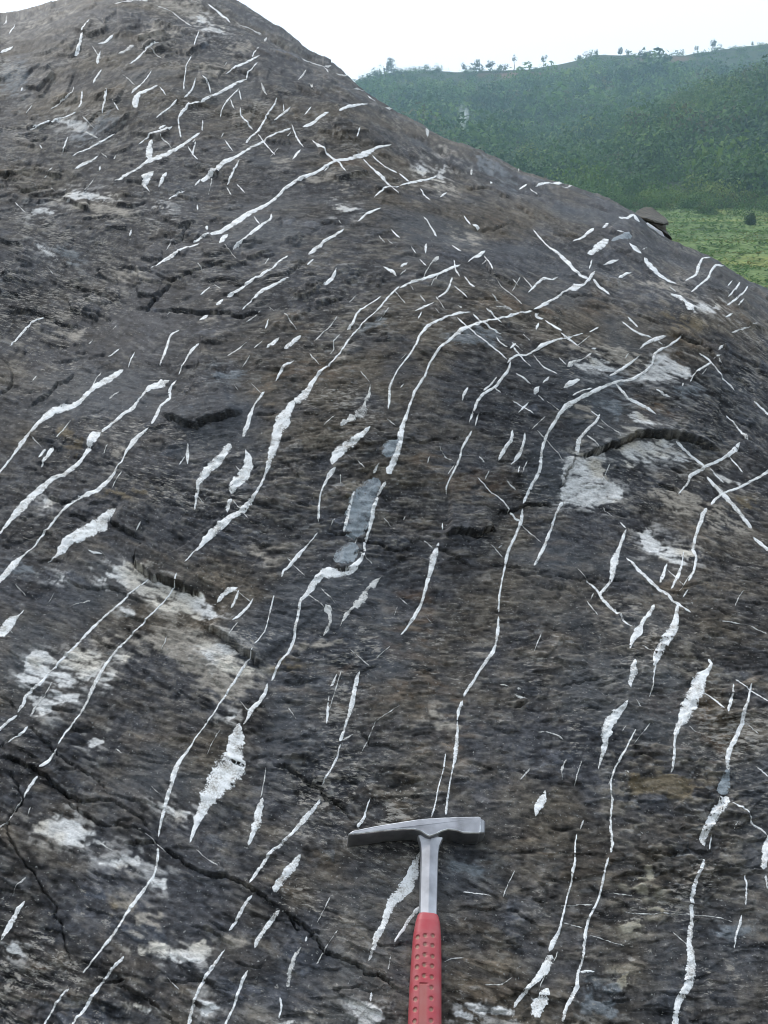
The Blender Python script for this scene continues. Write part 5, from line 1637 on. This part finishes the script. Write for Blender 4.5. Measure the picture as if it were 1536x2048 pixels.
def crown_proto(nleaf, leaf, seed, squash=0.8, lobes=5, cone=0.0, spread=0.42):
    """leaf faces spread through a lumpy crown of radius 1 standing on z=0"""
    rg = np.random.default_rng(seed)
    lc = rg.normal(0, spread, (lobes, 3)); lc[:, 2] = np.abs(lc[:, 2]) * 0.9 + 0.15
    lr = rg.uniform(0.38, 0.68, lobes)
    V_, F_, C_ = [], [], []
    for k in range(nleaf):
        i = rg.integers(lobes)
        d = rg.normal(size=3); d /= np.linalg.norm(d)
        p = lc[i] + d * lr[i] * rg.uniform(0.72, 1.08)
        p[2] = max(p[2], 0.03)
        if cone:
            s = max(0.08, 1 - cone * p[2] / 1.2); p[0] *= s; p[1] *= s; p[2] *= 1.35
        p[2] *= squash
        nn = d + rg.normal(0, 0.45, 3); nn[2] += 0.35; nn /= np.linalg.norm(nn)
        a = np.cross(nn, rg.normal(size=3)); a /= np.linalg.norm(a); b = np.cross(nn, a)
        s = leaf * rg.uniform(0.6, 1.3)
        q = [p + a * s, p + b * s * 0.8 - a * s * 0.5, p - a * s * 0.5 - b * s * 0.8]
        F_.append([len(V_) + j for j in range(3)]); V_ += q
        C_ += [rg.uniform(0.7, 1.25)] * 3
    return np.array(V_), np.array(F_), np.array(C_)


PAL = np.array([1.75, 1.6, 1.25]) * np.array([(0.026, 0.050, 0.022), (0.036, 0.070, 0.024), (0.050, 0.092, 0.028), (0.075, 0.118, 0.034), (0.10, 0.13, 0.040), (0.060, 0.062, 0.030)])
protos = [crown_proto(110, 0.13, 100 + k, squash=0.75 + 0.1 * (k % 3), lobes=4 + k % 3) for k in range(7)]
protos_n = [crown_proto(290, 0.075, 200 + k, squash=0.75 + 0.1 * (k % 3), lobes=5 + k % 3) for k in range(7)]
VV, FF, CC, off = [], [], [], 0
cnt = 0
while cnt < 5800:
    Y = math.sqrt(rng.uniform(140.0 ** 2, 540.0 ** 2)); t = rng.uniform(-0.10, 0.60)
    if cnt >= 5400: t = rng.uniform(0.18, 0.48); Y = float(wood_edge(np.float64(t * 168))) + rng.normal(-3, 5)
    x = t * Y
    z = float(height(x, Y))
    p = np.array([x, Y, z]); qx, qy = to_px(p)
    cnt += 1
    skip = False
    for sx, sy, rx, ry, k in SOIL:
        if ((qx - sx) / rx) ** 2 + ((qy - sy) / ry) ** 2 < 1.0 and rng.random() < 1.1 * k: skip = True
    if 1030 < qx < 1150 and qy < 142 and Y > 470: skip = True
    if cnt <= 5400 and Y < float(wood_edge(np.float64(x))): skip = True
    if skip or qx < 560: continue
    big = fbm(np.float64(x / 45), np.float64(Y / 45), 3, 5)
    cl = float(fbm(np.float64(x / 13), np.float64(Y / 17), 2, 2))
    hgt = (rng.uniform(3.0, 5.6) if rng.random() < 0.75 else rng.uniform(5.5, 8.5)) * (1.05 + 0.35 * float(big) + 0.65 * cl)
    if Y > 480: hgt *= 0.40
    if Y < 186: hgt *= 0.8
    if cnt > 5400: hgt = rng.uniform(0.9, 2.4)
    V_, F_, C_ = (protos_n if Y < 320 else protos)[rng.integers(7)]
    a = rng.uniform(0, 6.28); ca_, sa_ = math.cos(a), math.sin(a)
    w = hgt * rng.uniform(0.62, 0.95)
    q = np.column_stack([(V_[:, 0] * ca_ - V_[:, 1] * sa_) * w, (V_[:, 0] * sa_ + V_[:, 1] * ca_) * w, V_[:, 2] * hgt * 0.85 - 0.25])
    pi = float(np.clip(1.8 + 1.6 * float(big) - 1.9 * cl + rng.normal(0, 0.9), 0, 4.99))
    i = int(pi); c = PAL[i] * (1 - (pi - i)) + PAL[min(i + 1, 4)] * (pi - i)
    if rng.random() < 0.06: c = PAL[5]
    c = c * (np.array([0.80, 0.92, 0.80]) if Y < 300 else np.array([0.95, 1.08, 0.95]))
    VV.append(q + p); FF.append(F_ + off); off += len(V_)
    CC.append(c[None, :] * C_[:, None])
w_ = mesh_np("hillside_woodland", np.vstack(VV), np.vstack(FF), m_leaf, False, np.vstack(CC))
tag(w_, "dense green scrub and woodland covering the far hillside", "woodland", kind="stuff")

# --- crop rows in the field
NC = 30000
cy_ = np.sqrt(rng.uniform(66.0 ** 2, 178.0 ** 2, NC)); cx_ = rng.uniform(0.02, 0.62, NC) * cy_
ok = cy_ < wood_edge(cx_) + 3
cx_, cy_ = cx_[ok], cy_[ok]; NC = len(cx_)
cz_ = height(cx_, cy_)
yel = fbm(cx_ / 11, cy_ / 7, 3, 2) + rng.normal(0, 0.35, NC)
cc_ = np.array([0.15, 0.235, 0.07]) * rng.uniform(0.7, 1.25, (NC, 1))
cc_ = np.where((yel > 0.42)[:, None], np.array([0.26, 0.26, 0.075]) * rng.uniform(0.6, 1.1, (NC, 1)), cc_)
cc_ = np.where((yel < -0.35)[:, None], np.array([0.10, 0.18, 0.055]), cc_)
ctr = np.repeat(np.stack([cx_, cy_, cz_ - 0.05], 1), 2, 0); M2 = len(ctr)
ctr[:, :2] += rng.normal(0, 0.3, (M2, 2))
ang = rng.uniform(0, 6.28, M2); sz = rng.uniform(0.05, 0.15, M2)
u_ = np.stack([np.cos(ang), np.sin(ang), ang * 0], 1) * sz[:, None]
lean = np.stack([rng.normal(0, 0.45, M2), rng.normal(-0.15, 0.45, M2), rng.uniform(0.05, 0.22, M2)], 1)
VV = np.stack([ctr - u_ * 0.5, ctr + u_ * 0.5, ctr + u_ + lean, ctr - u_ + lean], 1).reshape(-1, 3)
FF = np.arange(M2 * 4).reshape(-1, 4); CC = np.repeat(np.repeat(cc_, 2, 0), 4, 0)
w_ = mesh_np("field_crop", np.array(VV), np.array(FF), m_leaf, False, np.array(CC))
tag(w_, "green and yellowish crop growing on low terraces below the wooded hill", "crop", kind="stuff")


# --- single trees along the skyline and the bush in the field
def tree(name, px, py_base, Y, hpx, wpx, label, cat, group=None, seed=0, trunk=0.35, cone=0.0, nleaf=170, leaf=0.15, pal=0, lobes=6, spread=0.42):
    t, e = to_te(np.float64(px), np.float64(py_base))
    x = float(t) * Y
    z0 = float(height(x, Y)) - 0.2
    mpp = Y / FPX * 1.02
    zb = CAM[2] + float(e) * Y
    top = zb + hpx * mpp
    h = top - z0
    root = bpy.data.objects.new(name, None); COL.objects.link(root); root.location = (x, Y, z0)
    tag(root, label, cat, group)
    V_, F_, C_ = crown_proto(nleaf, leaf, 500 + seed, 1.0, lobes, cone, spread)
    hc = hpx * mpp * (1 - trunk)
    V_ = V_ - V_.min(0) * np.array([0, 0, 1])
    V_[:, 2] *= hc / V_[:, 2].max()
    V_[:, :2] *= wpx * mpp * 0.5 / np.abs(V_[:, :2]).max()
    V_[:, 2] += h - hc
    mesh_np("crown", V_, F_, m_leaf, False, PAL[pal][None, :] * C_[:, None] * 0.9, root)
    rb = max(0.05, 0.022 * h); tv, tf = [], []
    lv = ((0, rb * 1.3, 0, 0), (0.35, rb, 0.02, 0.0), (0.7, rb * 0.7, -0.02, 0.02), (0.95, rb * 0.3, 0.0, 0.0))
    hh = h - hc * 0.35
    for q, (f_, r_, ox, oy) in enumerate(lv):
        for i in range(7):
            a = i / 7 * 2 * math.pi
            tv.append((ox * h + r_ * math.cos(a), oy * h + r_ * math.sin(a), hh * f_))
    for q in range(len(lv) - 1):
        for i in range(7):
            j = (i + 1) % 7
            tf.append((q * 7 + i, q * 7 + j, (q + 1) * 7 + j, (q + 1) * 7 + i))
    for kk in range(4):                                       # limbs into the crown
        a = kk * 1.7 + seed; b0 = np.array([0, 0, hh * (0.55 + 0.1 * kk)]); b1 = b0 + np.array([math.cos(a) * wpx * mpp * 0.28, math.sin(a) * wpx * mpp * 0.28, hc * 0.3])
        s0 = len(tv)
        for pnt, r_ in ((b0, rb * 0.5), (b1, rb * 0.15)):
            for i in range(4):
                an = i / 4 * 2 * math.pi
                tv.append((pnt[0] + r_ * math.cos(an), pnt[1] + r_ * math.sin(an), pnt[2]))
        for i in range(4):
            tf.append((s0 + i, s0 + (i + 1) % 4, s0 + 4 + (i + 1) % 4, s0 + 4 + i))
    mesh_py("trunk", tv, tf, m_bark, True, root)
    return root


SKY = "trees along the far skyline"
TR = [(782, 143, 28, 38, 0.05, 0.55, "pointed dark tree clump at the left end of the far skyline"),
      (752, 150, 14, 20, 0.1, 0.0, "low bush left of the pointed clump on the far skyline"),
      (928, 141, 16, 18, 0.2, 0.0, "small round tree just left of the broad domed skyline tree"),
      (952, 142, 22, 32, 0.1, 0.0, "broad domed tree on the far skyline left of the lone palm-like tree"),
      (980, 141, 20, 20, 0.35, 0.0, "open-crowned tree right of the broad domed skyline tree"),
      (1006, 141, 14, 26, 0.1, 0.0, "low rounded bush left of the tall thin skyline tree"),
      (1028, 138, 28, 12, 0.55, 0.0, "tall thin tree with small flat top on the far skyline"),
      (1086, 136, 25, 15, 0.45, 0.0, "lone tree with bare trunk standing on the grassy ridge"),
      (1158, 117, 9, 14, 0.2, 0.0, "low bush on the rising ridge right of the lone tree"),
      (1192, 112, 14, 12, 0.1, 0.6, "small pointed tree on the skyline where the ridge crests"),
      (1240, 110, 17, 13, 0.15, 0.6, "pointed tree at the left end of the crest clump"),
      (1256, 110, 13, 16, 0.1, 0.0, "round tree in the middle of the crest clump"),
      (1281, 111, 11, 17, 0.1, 0.0, "round tree at the right end of the crest clump"),
      (1300, 112, 12, 13, 0.25, 0.0, "lone round tree right of the crest clump"),
      (1323, 112, 9, 10, 0.2, 0.0, "small bush in the dip of the far skyline"),
      (1394, 104, 14, 11, 0.3, 0.0, "slim tree left of the tallest skyline tree"),
      (1425, 101, 22, 16, 0.4, 0.0, "tallest tree on the right part of the far skyline"),
      (1505, 91, 9, 10, 0.2, 0.0, "small tree near the right edge of the far skyline")]
for k, (px, pyb, hp_, wp_, tk, cn, lab) in enumerate(TR):
    tree("skyline_tree", px, pyb + 2, 516.0, hp_, wp_, lab, "tree", SKY, seed=k, trunk=tk, cone=cn, pal=(0, 1)[k % 2], leaf=0.16, nleaf=200)
tree("field_bush", 1501, 456, 128.0, 34, 31, "round dark green bush standing alone in the terraced field", "bush", seed=77, trunk=0.03, nleaf=2600, leaf=0.07, pal=0, lobes=12, spread=0.26)
rg = np.random.default_rng(5)

# --- smoke rising from the woodland
import bmesh
bm = bmesh.new(); bmesh.ops.create_icosphere(bm, subdivisions=3, radius=1.0)
for v_ in bm.verts:
    k = 0.6 - 0.35 * v_.co.z * -1
    v_.co.x = v_.co.x * k + 0.10 * math.sin(v_.co.z * 3) - 0.35 * max(v_.co.z, 0)
    v_.co.y *= k
me = bpy.data.meshes.new("smoke"); bm.to_mesh(me); bm.free()
sm = bpy.data.objects.new("smoke", me); COL.objects.link(sm)
t, e = to_te(np.float64(928.0), np.float64(243.0)); Ysm = 330.0
sm.location = (float(t) * Ysm, Ysm, CAM[2] + float(e) * Ysm + 1.0); sm.scale = (2.6, 2.6, 4.4)
m_sm = bpy.data.materials.new("smoke"); m_sm.use_nodes = True
n, l = m_sm.node_tree.nodes, m_sm.node_tree.links
n.remove(n["Principled BSDF"])
pv = nd(n, "ShaderNodeVolumePrincipled"); pv.inputs["Color"].default_value = (0.9, 0.92, 0.95, 1)
tc = nd(n, "ShaderNodeTexCoord"); nz = nd(n, "ShaderNodeTexNoise"); nz.inputs["Scale"].default_value = 2.2; nz.inputs["Detail"].default_value = 4
l.new(tc.outputs["Object"], nz.inputs["Vector"])
ln_ = nd(n, "ShaderNodeVectorMath", operation='LENGTH'); l.new(tc.outputs["Object"], ln_.inputs[0])
fo = nd(n, "ShaderNodeMapRange"); fo.inputs["From Min"].default_value = 1.0; fo.inputs["From Max"].default_value = 0.0; fo.inputs["To Max"].default_value = 1.0
l.new(ln_.outputs["Value"], fo.inputs["Value"])
r = nd(n, "ShaderNodeMapRange"); r.inputs["From Min"].default_value = 0.42; r.inputs["From Max"].default_value = 0.7; r.inputs["To Max"].default_value = 1.1
l.new(nz.outputs["Fac"], r.inputs["Value"])
mu = nd(n, "ShaderNodeMath", operation='MULTIPLY'); l.new(r.outputs[0], mu.inputs[0]); l.new(fo.outputs[0], mu.inputs[1])
l.new(mu.outputs[0], pv.inputs["Density"])
l.new(pv.outputs[0], n["Material Output"].inputs["Volume"])
me.materials.append(m_sm)
tag(sm, "thin white wisp of smoke rising out of the wooded hillside", "smoke", kind="stuff")

# --- hazy air
HX, HZ0, HZ1 = 1420.0, -25.0, 132.0
v = [(sx * HX, sy * HX, z) for z in (HZ0, HZ1) for sx, sy in ((-1, -1), (1, -1), (1, 1), (-1, 1))]
f = [(3, 2, 1, 0), (4, 5, 6, 7), (0, 1, 5, 4), (1, 2, 6, 5), (2, 3, 7, 6), (3, 0, 4, 7)]
m_hz = bpy.data.materials.new("haze"); m_hz.use_nodes = True
n, l = m_hz.node_tree.nodes, m_hz.node_tree.links
n.remove(n["Principled BSDF"])
pv = nd(n, "ShaderNodeVolumePrincipled")
pv.inputs["Color"].default_value = (0.56, 0.80, 1.0, 1); pv.inputs["Density"].default_value = 0.00068
l.new(pv.outputs[0], n["Material Output"].inputs["Volume"])
hz = mesh_py("haze", v, f, m_hz)
tag(hz, kind="stuff")
